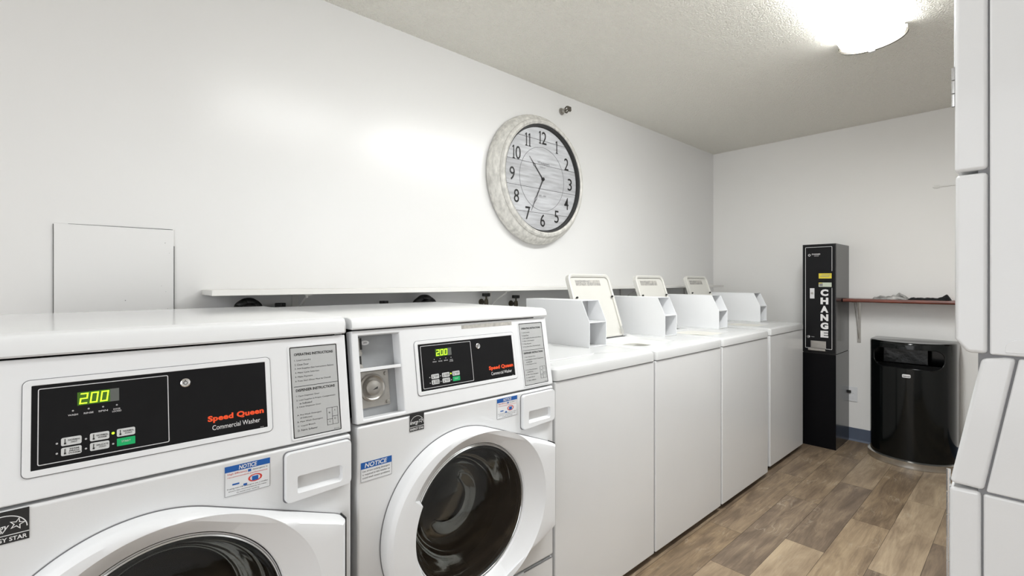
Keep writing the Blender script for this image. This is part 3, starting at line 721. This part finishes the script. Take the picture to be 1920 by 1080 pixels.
# ---------------------------------------------------------------- top loading washers
def meter_case(t, y0, y1, zd):
    """open coin meter housing; the local x of the washer front is 0"""
    x1, xc, x0 = -.245, -.292, -.665; zt, zn = zd+.218, zd+.118; h = .0025
    c = MB()
    side = [(x0, zd), (x1, zd), (x1, zn), (xc, zt), (x0, zt)]
    c.prism(side, y0, y0+h, 'y'); c.prism(side, y1-h, y1, 'y')
    c.box(x0, xc, y0+h, y1-h, zt-h, zt); c.box(x0, x0+h, y0+h, y1-h, zd, zt-h)
    mc = c.build('meter_case', CASEM, t, bevel=.0008)
    MB().box(x1-.11, x1-.001, y0+h, y1-h, zn-.004, zn).build('shelf', ENAMEL, mc, bevel=.0006)
    MB().box(x1-.115, x1-.110, y0+h, y1-h, zd+.001, zt-h).build('back_plate', GREYP, mc, smooth=None)
    MB().box(x1-.03, x1-.001, y0+h, y1-h, zd+.001, zd+.004).build('floor_plate', ENAMEL, mc, smooth=None)
    MB().box(x1-.05, x1-.047, y0+h, y0+h+.014, zd+.004, zn-.006).build('bracket', NICKEL, mc, smooth=None)
    MB().lathe([(.005, zd+.004), (.005, zd+.010), (.0001, zd+.011)], 'z', (x1-.02, y0+.022, 0), 10).build('bolt', NICKEL, mc)
    return mc

def top_loader(xf, y0, y1, label, lidspec=None, zd=.928):
    W = y1-y0
    t = empty('top_load_washer', (xf, y0, 0), label, 'washing machine', 'top loading washers along the wall')
    zs = .884; back = -.70
    cab = MB().box(back, 0, .001, W-.001, .028, zs-.003).build('cabinet', ENAMEL, t, bevel=.005, seg=3)
    MB().box(back+.02, -.006, .006, W-.006, zs-.004, zs+.001).build('seam_gap', DARKGAP, cab, smooth=None)
    MB().box(back+.03, -.03, .02, W-.02, .0, .030).build('base', DARKGAP, t, smooth=None)
    # top deck with a funnel shaped wash opening
    ox0, ox1, oy0, oy1 = -.40, -.115, .06, .415
    if lidspec is None: ox0, ox1 = -.41, -.115
    out0 = rrect(back, 0.004, 0, W, .016, 5); out1 = rrect(back+.003, .001, .003, W-.003, .015, 5); out2 = rrect(back+.012, -.012, .012, W-.012, .012, 5)
    inn = rrect(ox0, ox1, oy0, oy1, .06, 5); inn2 = rrect(ox0+.014, ox1-.014, oy0+.014, oy1-.014, .055, 5)
    cx_, cy_ = (ox0+ox1)/2, (oy0+oy1)/2; m_ = len(inn)
    inn3 = [(cx_+(p[0]-cx_)*.72, cy_+(p[1]-cy_)*.72) for p in inn2]
    d = MB()
    R = lambda pts, z: [(p[0], p[1], z) for p in pts]
    d.rings([R(out0, zs), R(out0, zd-.014), R(out1, zd-.006), R(out2, zd-.0005), R([(p[0], p[1]) for p in rrect(back+.03, -.03, .03, W-.03, .01, 5)], zd), R(inn, zd), R(inn2, zd-.012)])
    deck = d.build('top_deck', DECKM, t, smooth=35)
    if lidspec:
        f = MB(); f.rings([R(inn2, zd-.012), R(inn3, zd-.030), R(inn3, zd-.06)]); f.build('wash_opening', FUNNEL, deck, smooth=40)
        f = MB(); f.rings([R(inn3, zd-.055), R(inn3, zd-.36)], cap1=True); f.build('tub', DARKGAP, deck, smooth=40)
    else:
        f = MB(); f.prism([(cx_+(p[0]-cx_)*.985, cy_+(p[1]-cy_)*.985) for p in inn], zd-.012, zd+.004); f.build('lid', DECKM, t, bevel=.004)
    meter_case(t, W-.148, W-.020, zd)
    if lidspec:
        ly0, ly1, hx, tx, tz = lidspec; ly0 -= y0; ly1 -= y0; hx -= xf; tx -= xf
        hz = zd+.004; Ld = math.hypot(tx-hx, tz-hz); T = ((tx-hx)/Ld, 0, (tz-hz)/Ld); N = (T[2], 0, -T[0])
        M = fmat((hx, 0, hz), (0, 1, 0), T, N)
        o = MB(); w0 = rrect(ly0, ly1, 0, Ld, (.035, .035, .004, .004), 6); w1 = rrect(ly0+.008, ly1-.008, .006, Ld-.008, (.03, .03, .004, .004), 6); w2 = rrect(ly0+.014, ly1-.014, .01, Ld-.016, (.028, .028, .004, .004), 6)
        o.rings([R(w0, -.020), R(w0, .002), R(w1, .005), R(w2, .0), R(w2, -.008)], cap0=True, cap1=True)
        lid = o.build('lid', LIDC, t, matrix=M, smooth=40)
        lw = ly1-ly0
        MB().box(ly0+lw*.17, ly1-lw*.24, Ld*.82, Ld*.91, -.008, -.0072).build('lid_sticker', TAPE, lid, matrix=M, smooth=None)
        b = MB(); add_text(b, 'IMPORTANT\nDO NOT OVERLOAD', ly0+lw*.18, Ld*.83, w=lw*.56, h=Ld*.07, z=-.0070, align='LEFT'); txt_build(b, 'sticker_print', GREYINK, lid, M)
        for yy in (ly0+lw*.09, ly1-lw*.06):
            MB().lathe([(.0055, -.002), (.0055, .006), (.004, .008), (.0001, .008)], 'z', (yy, Ld*.63, 0), 14).build('bumper', RUBBER, lid, matrix=M)
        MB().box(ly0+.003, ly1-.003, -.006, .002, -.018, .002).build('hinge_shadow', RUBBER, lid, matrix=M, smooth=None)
        h = MB(); h.box(ly1-.012, ly1-.004, -.002, .055, .003, .007); h.box(ly1-.026, ly1-.020, -.002, .05, .003, .006); h.box(ly1-.03, ly1+.004, -.004, .006, -.01, .012)
        h.build('hinge', CHROME, lid, matrix=M, bevel=.0008)
    return t
top_loader(-1.134, 1.236, 1.886, 'top loading washer with closed lid, beside the second front loader')
top_loader(-1.134, 1.896, 2.552, 'top loading washer with raised lid, directly right of the closed one', (1.918, 2.282, -1.560, -1.675, 1.277))
top_loader(-1.134, 2.568, 3.222, 'top loading washer with raised lid, third in the top loading row', (2.575, 2.905, -1.575, -1.69, 1.274), zd=.927)
top_loader(-1.156, 3.322, 3.974, 'top loading washer with raised lid, farthest, beside the black change machine', (3.345, 3.680, -1.64, -1.758, 1.277), zd=.929)

# ---------------------------------------------------------------- white shelf on the left wall, plumbing under it
ws = empty('wall_shelf', (XL, 2.3, 1.204), 'long white wall shelf running behind all the washers', 'shelf')
MB().box(0.001, .186, -1.97, 1.95, -.018, .002).build('board', SHELFW, ws, bevel=.002)
for y in (.655, 1.694, 2.95, 3.9):
    yy = y-2.3
    br = MB(); br.box(.001, .006, yy-.012, yy+.012, -.14, -.019); br.box(.006, .16, yy-.012, yy+.012, -.023, -.019)
    br.tube([(.007, yy, -.125), (.06, yy, -.07), (.145, yy, -.027)], .005, 8)
    br.build('bracket', SHELFW, ws, bevel=.0008)

def hose(loc, r, label):
    t = empty('drain_hose', loc, label, 'hose', 'black drain hoses')
    r -= .017; n = 28; pts = [(0.0+.004*math.sin(k*.9), -r*math.cos(PI*k/n), r*math.sin(PI*k/n)) for k in range(n+1)]
    pts = [(0, -r, -.55)]+[(0, -r, -.2)]+pts+[(0, r, -.2), (0, r, -.5)]
    rad = [.016+.0016*(k % 2) for k in range(len(pts))]
    MB().tube(pts, .017, 12).build('hose_tube', RUBBER, t, smooth=60)
    MB().tube([(.02, p[1]*.55, p[2]*.75-.008) for p in pts], .014, 12).build('inner_coil', RUBBER, t, smooth=60)
    MB().lathe([(.018, -.51), (.021, -.505), (.021, -.48), (.018, -.475)], 'z', (0, r, 0), 16).build('hose_clamp', CHROME, t)
hose((-1.975, .466, 1.123), .052, 'black drain hose arching behind the nearest washer under the white shelf')
hose((-1.975, 1.228, 1.103), .070, 'black drain hose arching behind the second front loader under the shelf')

def valve(y, z, label, r=.024):
    t = empty('water_valve', (XL, y, z), label, 'valve', 'water valves under the shelf')
    MB().lathe([(.018, .001), (.018, .004), (.008, .006), (.008, .045), (.0001, .046)], 'x', (0, 0, -.035), 14).build('wall_pipe', SOAP, t)
    MB().lathe([(.010, -.055), (.012, -.04), (.010, -.02), (.005, -.018), (.005, 0), (.0001, 0)], 'z', (.045, 0, 0), 14).build('valve_body', SOAP, t)
    h = MB()
    pts = []
    for k in range(30):
        a = 2*PI*k/30; rr = r*(.8+.2*math.cos(5*a)); pts.append((.045+rr*math.cos(a), rr*math.sin(a)))
    h.prism(pts, -.004, .014); h.build('handle', RUBBER, t, bevel=.003)
valve(1.635, 1.158, 'dark water valve left of the third shelf bracket, behind the second front loader')
valve(1.855, 1.143, 'dark water valve next to the first meter case')
valve(.585, 1.137, 'dark water valve peeking over the nearest washer, right of the hose arch', .022)
valve(1.03, 1.133, 'dark water valve peeking over the middle of the second washer', .022)

# ---------------------------------------------------------------- sprinkler
sp = empty('sprinkler_head', (XL, 2.295, 2.330), 'chrome sidewall sprinkler head on the wall right of the clock', 'sprinkler')
sp.scale = (1.0, 1.25, 1.25)
MB().lathe([(.018, .0005), (.018, .004), (.012, .007), (.0001, .008)], 'x', n=20).build('escutcheon', NICKEL, sp)
MB().lathe([(.008, .006), (.008, .025), (.011, .027), (.011, .034), (.0001, .034)], 'x', n=14).build('body', NICKEL, sp)
MB().tube([(.032, 0, .010), (.045, 0, .016), (.060, 0, .008), (.066, 0, 0), (.060, 0, -.008), (.045, 0, -.016), (.032, 0, -.010)], .0035, 8).build('frame_arms', DNICKEL, sp)
MB().prism([(-.014, .012), (.014, .012), (.016, -.006), (.008, -.014), (-.008, -.014), (-.016, -.006)], .066, .068, 'x').build('deflector', DNICKEL, sp, smooth=None)
MB().lathe([(.003, .034), (.003, .062)], 'x', n=8, cap0=True, cap1=True).build('glass_bulb', DNICKEL, sp)

# ---------------------------------------------------------------- clock
ck = empty('wall_clock', (XL, 2.052, 1.848), 'large round distressed white wall clock with black numerals', 'clock')
prof = [(.385, .001), (.396, .012), (.394, .035), (.382, .058), (.362, .076), (.352, .082), (.347, .092), (.338, .100), (.328, .101), (.322, .096), (.320, .090)]
MB().lathe([(r if r < .345 else .345+(r-.345)*.86, a) for r, a in prof], 'x', n=96, cap0=True).build('frame', FRAMEDIST, ck, smooth=50)
for r_ in (.351, .331): MB().lathe([(r_+.0012, .0825 if r_ > .34 else .1003), (r_, .0845 if r_ > .34 else .1022), (r_-.0012, .0845 if r_ > .34 else .1012)], 'x', n=96).build('rim_line', TAPE, ck, smooth=None)
MB().lathe([(.320, .0905), (.318, .093), (.312, .084), (.310, .066)], 'x', n=96).build('inner_ring', INNERR, ck, smooth=50)
MB().lathe([(.3105, .0672), (.306, .0682), (.3055, .0672)], 'x', n=96).build('face_border', INNERR, ck, smooth=50)
MB().lathe([(.31, .060), (.31, .067), (.0001, .067)], 'x', n=96, cap0=True).build('face', clockwood_mat(), ck, smooth=None)
rg = MB(); rg.lathe([(.1905, .067), (.1905, .0678), (.1880, .0678), (.1880, .067)], 'x', n=96); rg.build('minute_circle', GREYINK, ck, smooth=None)
def one(b, x, y, h):
    b.box(x-.0035, x+.0035, y, y+h, -.0001, .0001); b.box(x-.010, x+.010, y, y+.005, -.0001, .0001)
    b.prism([(x-.0035, y+h), (x-.011, y+h-.010), (x-.011, y+h-.016), (x-.0035, y+h-.011)], -.0001, .0001)
for h_ in range(1, 13):
    a = math.radians(30*h_); hh = .076; x_, y_ = .247*math.sin(a), .247*math.cos(a)-hh/2
    b = MB(); st_ = str(h_)
    wd_ = [.020 if ch == '1' else .040 for ch in st_]; x0_ = x_-(sum(wd_)+.006*(len(st_)-1))/2
    for ch, w__ in zip(st_, wd_):
        if ch == '1': one(b, x0_+.012, y_, hh)
        else: add_text(b, ch, x0_, y_, w=w__, h=hh, bold=.004)
        x0_ += w__+.006
    txt_build(b, 'numeral', BLACKHAND, ck, face_x(.0682))
b = MB(); add_text(b, 'Westport', -.045, .085, w=.105, h=.020, bold=.0); add_text(b, 'CLOCK CO.', -.025, .066, w=.05, h=.009); add_text(b, 'EST. 1884', -.03, -.105, w=.06, h=.010)
txt_build(b, 'dial_print', GREYINK, ck, face_x(.0682))
def hand(name, dy, dz, L, x):
    a = math.atan2(dz, dy); m = MB()
    m.prism([(-.012, -.003), (L*.55, -.0022), (L*.55, .0022), (-.012, .003)], 0, .0015)
    # open diamond, then point
    d0 = L*.52
    frame2(m, [(d0, 0), (d0+L*.10, -.008), (d0+L*.24, 0), (d0+L*.10, .008)], [(d0+.006, 0), (d0+L*.10, -.005), (d0+L*.24-.009, 0), (d0+L*.10, .005)], 0, .0015)
    m.prism([(d0+L*.22, -.0018), (L, -.0006), (L, .0006), (d0+L*.22, .0018)], 0, .0015)
    ca, sa = math.cos(a), math.sin(a)
    m.build(name, BLACKHAND, ck, matrix=fmat((x, 0, 0), (0, ca, sa), (0, -sa, ca), (1, 0, 0)), smooth=None)
hand('hour_hand', -.113, .120, .165, .070); hand('minute_hand', -.099, -.196, .222, .073)
MB().lathe([(.010, .068), (.010, .076), (.006, .079), (.0001, .079)], 'x', n=20).build('pin', BLACKHAND, ck)
MB().lathe([(.316, .086), (.2, .0875), (.0001, .088)], 'x', n=64).build('glass_cover', CLEAR, ck, smooth=60)

# ---------------------------------------------------------------- change machine
cm = empty('change_machine', (-1.083, 4.085, 0), 'tall narrow black change machine with vertical white CHANGE lettering', 'change machine')
hw = .1085
MB().box(-hw, hw, .0, .363, .0, .698).build('pedestal', SIDEM, cm, bevel=.002)
bx = MB().box(-hw, hw, .003, .363, .702, 1.515).build('upper_cabinet', SIDEM, cm, bevel=.002)
MB().box(-hw+.004, hw-.004, .006, .35, .697, .703).build('cabinet_seam', DARKGAP, cm, smooth=None)
dr = MB().box(-hw+.004, hw-.008, -.004, .004, .708, 1.509).build('door', BLACKM, cm, bevel=.002)
F = face_ny(0, -.0045)
MB().box(-hw, hw, -.001, 0.0, .003, .696).build('pedestal_front', PEDM, cm, smooth=None)
ol = MB(); o0 = rrect(-.088, .086, .735, 1.494, .004, 3); o1 = rrect(-.0855, .0835, .7375, 1.4915, .003, 3); frame2(ol, o0, o1, 0, .0008); ol.build('white_outline', WHITEINK, dr, matrix=F, smooth=None)
b = MB()
for k, ch in enumerate('CHANGE'):
    add_text(b, ch, .012, 1.128-k*.0615, w=.050, h=.050, z=.0006, bold=.06)
txt_build(b, 'change_lettering', WHITEINK, dr, F)
b = MB(); add_text(b, 'STANDARD', -.045, 1.435, w=.055, h=.010, z=.0006, bold=.02); add_text(b, 'CHANGE-MAKERS', -.030, 1.424, w=.03, h=.006, z=.0006)
frame2(b, [(-.061+.008*math.cos(q*PI/6), 1.434+.009*math.sin(q*PI/6)) for q in range(12)], [(-.061+.005*math.cos(q*PI/6), 1.434+.006*math.sin(q*PI/6)) for q in range(12)], .0002, .0006)
add_text(b, 'COIN', -.050, .818, w=.022, h=.005, z=.0006)
txt_build(b, 'maker_lettering', WHITEINK, dr, F)
bz = MB().box(-.004, .088, 1.190, 1.312, 0, .006).build('bill_acceptor', BLACKM, dr, matrix=F, bevel=.001)
MB().box(.002, .084, 1.258, 1.296, .006, .007).build('yellow_label', YELLOW, bz, matrix=F, smooth=None)
MB().box(.002, .084, 1.196, 1.228, .006, .007).build('pale_label', CREAM, bz, matrix=F, smooth=None)
b = MB(); b.box(.006, .028, 1.201, 1.222, .007, .0073); b.box(.012, .07, 1.272, 1.276, .007, .0073); b.box(.02, .078, 1.283, 1.286, .007, .0073); b.build('label_print', GREYINK, bz, matrix=F, smooth=None)
MB().box(.002, .026, 1.214, 1.227, .007, .0071).build('yellow_patch', YELLOW, bz, matrix=F, smooth=None)
lk = MB().box(-.057, -.027, 1.108, 1.185, 0, .003).build('lock_plate', SILVER, dr, matrix=F, bevel=.001)
MB().lathe([(.008, .003), (.008, .006), (.0001, .0065)], 'z', (-.042, 1.148, 0), 16).build('lock_cylinder', NICKEL, lk, matrix=F)
MB().lathe([(.011, 0), (.011, .005), (.0001, .006)], 'z', (-.067, .820, 0), 16).build('coin_return', CHROME, dr, matrix=F)
cu = MB().box(-.052, .048, .735, .792, 0, .004).build('coin_cup', NICKEL, dr, matrix=F, bevel=.001)
MB().prism([(0, .716), (.030, .722), (.030, .738), (.026, .738), (.024, .727), (0, .722)], -.062, .050, 'x').build('cup_lip', NICKEL, cu, matrix=Matrix(((1, 0, 0, 0), (0, -1, 0, -.0045), (0, 0, 1, 0), (0, 0, 0, 1))), bevel=.001)

# ---------------------------------------------------------------- brown shelf, cloths, outlet, rail
bs = empty('brown_shelf', (-.4, YB, 1.095), 'narrow glossy red-brown shelf on the back wall beside the change machine', 'shelf')
MB().prism([(-.001, -.013), (-.195, -.013), (-.202, -.008), (-.204, 0), (-.202, .008), (-.195, .012), (-.001, .012)], -.57, .85, 'x').build('board', MAHOG, bs, bevel=.001)
for bxp in (-.51, .45):
    q = MB(); q.box(bxp-.012, bxp+.012, -.005, -.001, -.33, -.0145); q.box(bxp-.012, bxp+.012, -.17, -.005, -.0175, -.0145)
    q.prism([(-.005, -.30), (-.012, -.30), (-.150, -.018), (-.142, -.018)], bxp-.0015, bxp+.0015, 'x'); q.prism([(-.005, -.02), (-.005, -.15), (-.06, -.02)], bxp-.001, bxp+.001, 'x')
    q.build('bracket', NICKEL, bs, bevel=.0006)
def cloth(name, x0, x1, y0, y1, z0, hf, m, label, cat, nx=60, ny=30, th=.012):
    cx, cy = (x0+x1)/2, (y0+y1)/2
    t = MB(); top = []; 
    for j in range(ny+1):
        row = []
        for i in range(nx+1):
            u, v = i/nx, j/ny
            e = min(1, min(u, 1-u)*9, min(v, 1-v)*6)
            wob = .010*noise.noise(Vector((u*7, 3, x0*9)))+.008*noise.noise(Vector((v*5, u*3, 7)))
            x = x0+(x1-x0)*u-cx+.4*wob; y = y0+(y1-y0)*v-cy+wob
            z = hf(u, v)*math.sqrt(max(e, 0))
            row.append(t.bm.verts.new((x, y, max(z, .0012))))
        top.append(row)
    bot = [[t.bm.verts.new((p.co.x, p.co.y, 0)) for p in r] for r in top]
    for j in range(ny):
        for i in range(nx):
            t.bm.faces.new((top[j][i], top[j][i+1], top[j+1][i+1], top[j+1][i])); t.bm.faces.new((bot[j][i], bot[j+1][i], bot[j+1][i+1], bot[j][i+1]))
    per = [(0, i) for i in range(nx)]+[(j, nx) for j in range(ny)]+[(ny, i) for i in range(nx, 0, -1)]+[(j, 0) for j in range(ny, 0, -1)]
    for a, b_ in zip(per, per[1:]+per[:1]):
        t.bm.faces.new((top[a[0]][a[1]], bot[a[0]][a[1]], bot[b_[0]][b_[1]], top[b_[0]][b_[1]]))
    o = t.build(name, m, None, smooth=80, loc=(cx, cy, z0)); tag(o, label, cat); return o
N3 = lambda a, b, c: noise.noise(Vector((a, b, c)))
cloth('striped_cloth', -.795, -.60, 4.285, 4.40, 1.1075, lambda u, v: .014+.008*abs(N3(u*6, v*4, 2))*2+.026*math.exp(-((u-.74)/.13)**2)*(.8+.4*N3(u*9, v*6, 5))+.003*math.sin(u*24+v*5), CLOTHG, 'crumpled grey mottled cloth on the brown shelf', 'cloth')
cloth('black_cloth', -.595, -.375, 4.28, 4.37, 1.1075, lambda u, v: .010+.006*abs(N3(u*6, v*4, 9))*2+.026*math.exp(-((u-.90)/.10)**2), CLOTHB, 'flat black cloth on the brown shelf, right of the grey one', 'cloth')
ot = empty('wall_outlet', (-.955, YB, .36), 'white electrical outlet on the back wall behind the change machine', 'outlet')
MB().box(-.035, .035, -.005, -.0005, -.057, .057).build('cover_plate', PLASTIC, ot, bevel=.002)
for dz in (-.02, .02):
    MB().box(-.016, .016, -.007, -.005, dz-.013, dz+.013).build('socket', PLASTIC, ot, bevel=.001)
MB().box(-.030, -.004, -.022, -.007, .010, .030).build('plug', RUBBER, ot, bevel=.003)
rl = empty('wall_rail', (-.1, YB, 1.90), 'thin white rail high on the back wall above the brown shelf', 'rail')
MB().box(-.38, .6, -.012, -.001, -.004, .004).build('rail_strip', SHELFW, rl, bevel=.001)
MB().box(-.375, -.345, -.006, -.001, -.012, .012).build('rail_bracket', SHELFW, rl, bevel=.001)

# ---------------------------------------------------------------- half round trash can
tc_ = empty('trash_can', (-.570, 4.42, 0), 'glossy black half-round trash can with steel base ring', 'trash can')
def dshape(rx, ry, yc, back=0.0, n=40):
    pts = [(rx*math.cos(a), yc-ry*math.sin(a)) for a in [PI*k/n for k in range(n+1)]]
    return pts+[(-rx, back), (rx, back)]
def can_mesh():
    m = MB(); o = dshape(.232, .215, -.155); i = dshape(.226, .209, -.155, -.006)
    m.rings([[(p[0], p[1], .045) for p in o], [(p[0], p[1], .815) for p in o], [(p[0]*.99, p[1]*.99, .824) for p in o], [(p[0]*.97, p[1]*.98, .828) for p in o]], cap1=True)
    m.rings([[(p[0], p[1], .045) for p in i], [(p[0], p[1], .81) for p in i]], cap1=True)
    m.rings([[(p[0], p[1], .045) for p in o], [(p[0], p[1], .045) for p in i]])
    return m.build('body', CANB, tc_, smooth=40)
body = can_mesh()
cut = bpy.data.objects.new('cutter', bpy.data.meshes.new('cutter')); cb = MB(); cb.prism(rrect(-.188, .180, .655, .785, (.05, .05, .06, .06), 10), -.60, -.155, 'y')
bmesh.ops.recalc_face_normals(cb.bm, faces=cb.bm.faces); cb.bm.to_mesh(cut.data); cb.bm.free(); COL.objects.link(cut); cut.parent = tc_
md = body.modifiers.new('hole', 'BOOLEAN'); md.object = cut; md.solver = 'EXACT'
bpy.context.view_layer.update(); dg = bpy.context.evaluated_depsgraph_get(); dg.update()
nm = bpy.data.meshes.new_from_object(body.evaluated_get(dg)); body.modifiers.clear(); body.data = nm; nm.name = 'body'; bpy.data.objects.remove(cut)
ln_ = MB(); q = dshape(.215, .195, -.155, -.012); ln_.rings([[(p[0], p[1], .06) for p in q], [(p[0], p[1], .64) for p in q]], cap0=True)
ln_.build('liner', CANIN, tc_, smooth=50)
MB().box(-.17, .08, -.10, -.09, .655, .79).build('inner_plate', CANIN, tc_, bevel=.01)
# rolled lip round the opening, following the curved front
lp = rrect(-.190, .182, .653, .787, (.05, .05, .06, .06), 10)
pts = []
for (x, z) in lp:
    k = max(0, 1-(x/.233)**2); pts.append((x, -.155-.216*math.sqrt(k), z))
MB().tube(pts, .0035, 8, closed=True).build('opening_lip', CANB, tc_, smooth=60)
rb = MB(); o = dshape(.246, .232, -.155); o2 = dshape(.236, .220, -.155)
rb.rings([[(p[0], p[1], .0) for p in o], [(p[0]*1.005, p[1]*1.003, .006) for p in o], [(p[0], p[1], .012) for p in o], [(p[0], p[1], .040) for p in o], [(p[0]*1.005, p[1]*1.003, .045) for p in o], [(p[0], p[1], .050) for p in o2]], cap0=True, cap1=True)
rb.build('base_ring', STEEL, tc_, smooth=40)
lb = MB(); lb.prism(rrect(-.022, .022, .598, .620, .006, 3), .3695, .373); lb.build('badge', SILVER, tc_, matrix=fmat((0, 0, 0), (1, 0, 0), (0, 0, 1), (0, -1, 0)), bevel=.0006)
b = MB(); add_text(b, 'Rubbermaid', -.018, .603, w=.036, h=.010, z=.3735, bold=.02); txt_build(b, 'badge_print', INK, tc_, fmat((0, 0, 0), (1, 0, 0), (0, 0, 1), (0, -1, 0)))

# ---------------------------------------------------------------- stacked machine on the right
st = empty('stacked_washer_dryer', (0, 1.05, 0), 'tall white stacked washer dryer seen from its side at the right edge', 'washer dryer')
ST = ENAMEL; D = .70
def sp_(pts, name, y0=0, y1=D, m=ST, bv=.006, parent=st): return MB().prism(pts, y0, y1, 'y').build(name, m, parent, bevel=bv, seg=3)
sp_([(-.0946, .03), (-.0560, .03), (-.0560, .9030), (-.0935, .9015)], 'lower_front_panel')
sp_([(-.0930, .9075), (-.0530, .9060), (-.0180, 1.1185), (-.0300, 1.1185), (-.0560, 1.1140)], 'control_fascia')
sp_([(-.0870, 1.143), (-.0725, 1.1215), (-.0490, 1.1215), (-.0485, 1.4070), (-.0862, 1.4070)], 'upper_front_panel')
sp_([(-.0870, 1.4115), (-.0485, 1.4115), (-.0485, 2.0), (-.0870, 2.0)], 'top_front_panel')
lc = MB(); lc.box(-.0540, .62, .0, D, .03, .9015); lc.build('lower_cabinet', ENAMEL, st, bevel=.004)
sp_([(-.0508, .9050), (.62, .9050), (.62, 1.1180), (-.0155, 1.1180)], 'middle_cabinet', bv=.003)
uc = MB(); uc.box(-.0468, .62, 0, D, 1.1210, 2.0); uc.build('upper_cabinet', ENAMEL, st, bevel=.003)
MB().box(-.06, .60, .006, D-.01, .02, 1.99).build('inner_frame', GREYINK, st, smooth=None)
# shallow grip moulded low in the upper cabinet's side
gp = rrect(-.030, .11, 1.085, 1.146, .014, 5)
MB().prism([(p[0], max(p[1], 1.126)) for p in gp], -.0018, .001, 'y').build('side_grip', ENAMEL, st, bevel=.0016)
for (z0, z1) in ((1.52, 1.585), (.70, .928)):
    h = MB(); n = 3 if z0 > 1 else 6
    for k in range(n):
        a = z0+(z1-z0)*k/n; h.lathe([(.0028, a+.001), (.0028, a+(z1-z0)/n-.001)], 'z', (-.0888 if z0 > 1 else -.0950, .008, 0), 12, True, True)
    h.build('door_hinge', CHROME, st)
MB().prism([(-.0895, 1.59), (-.0871, 1.59), (-.0871, 1.95), (-.0895, 1.95)], .02, D-.03, 'y').build('dryer_door', PLASTIC, st, bevel=.001)
for fx_ in (-.03, .55):
    for fy_ in (.06, .64):
        MB().lathe([(.022, 0), (.022, .012), (.01, .014), (.01, .03)], 'z', (fx_, fy_, 0), 12, True, True).build('foot', RUBBER, st)
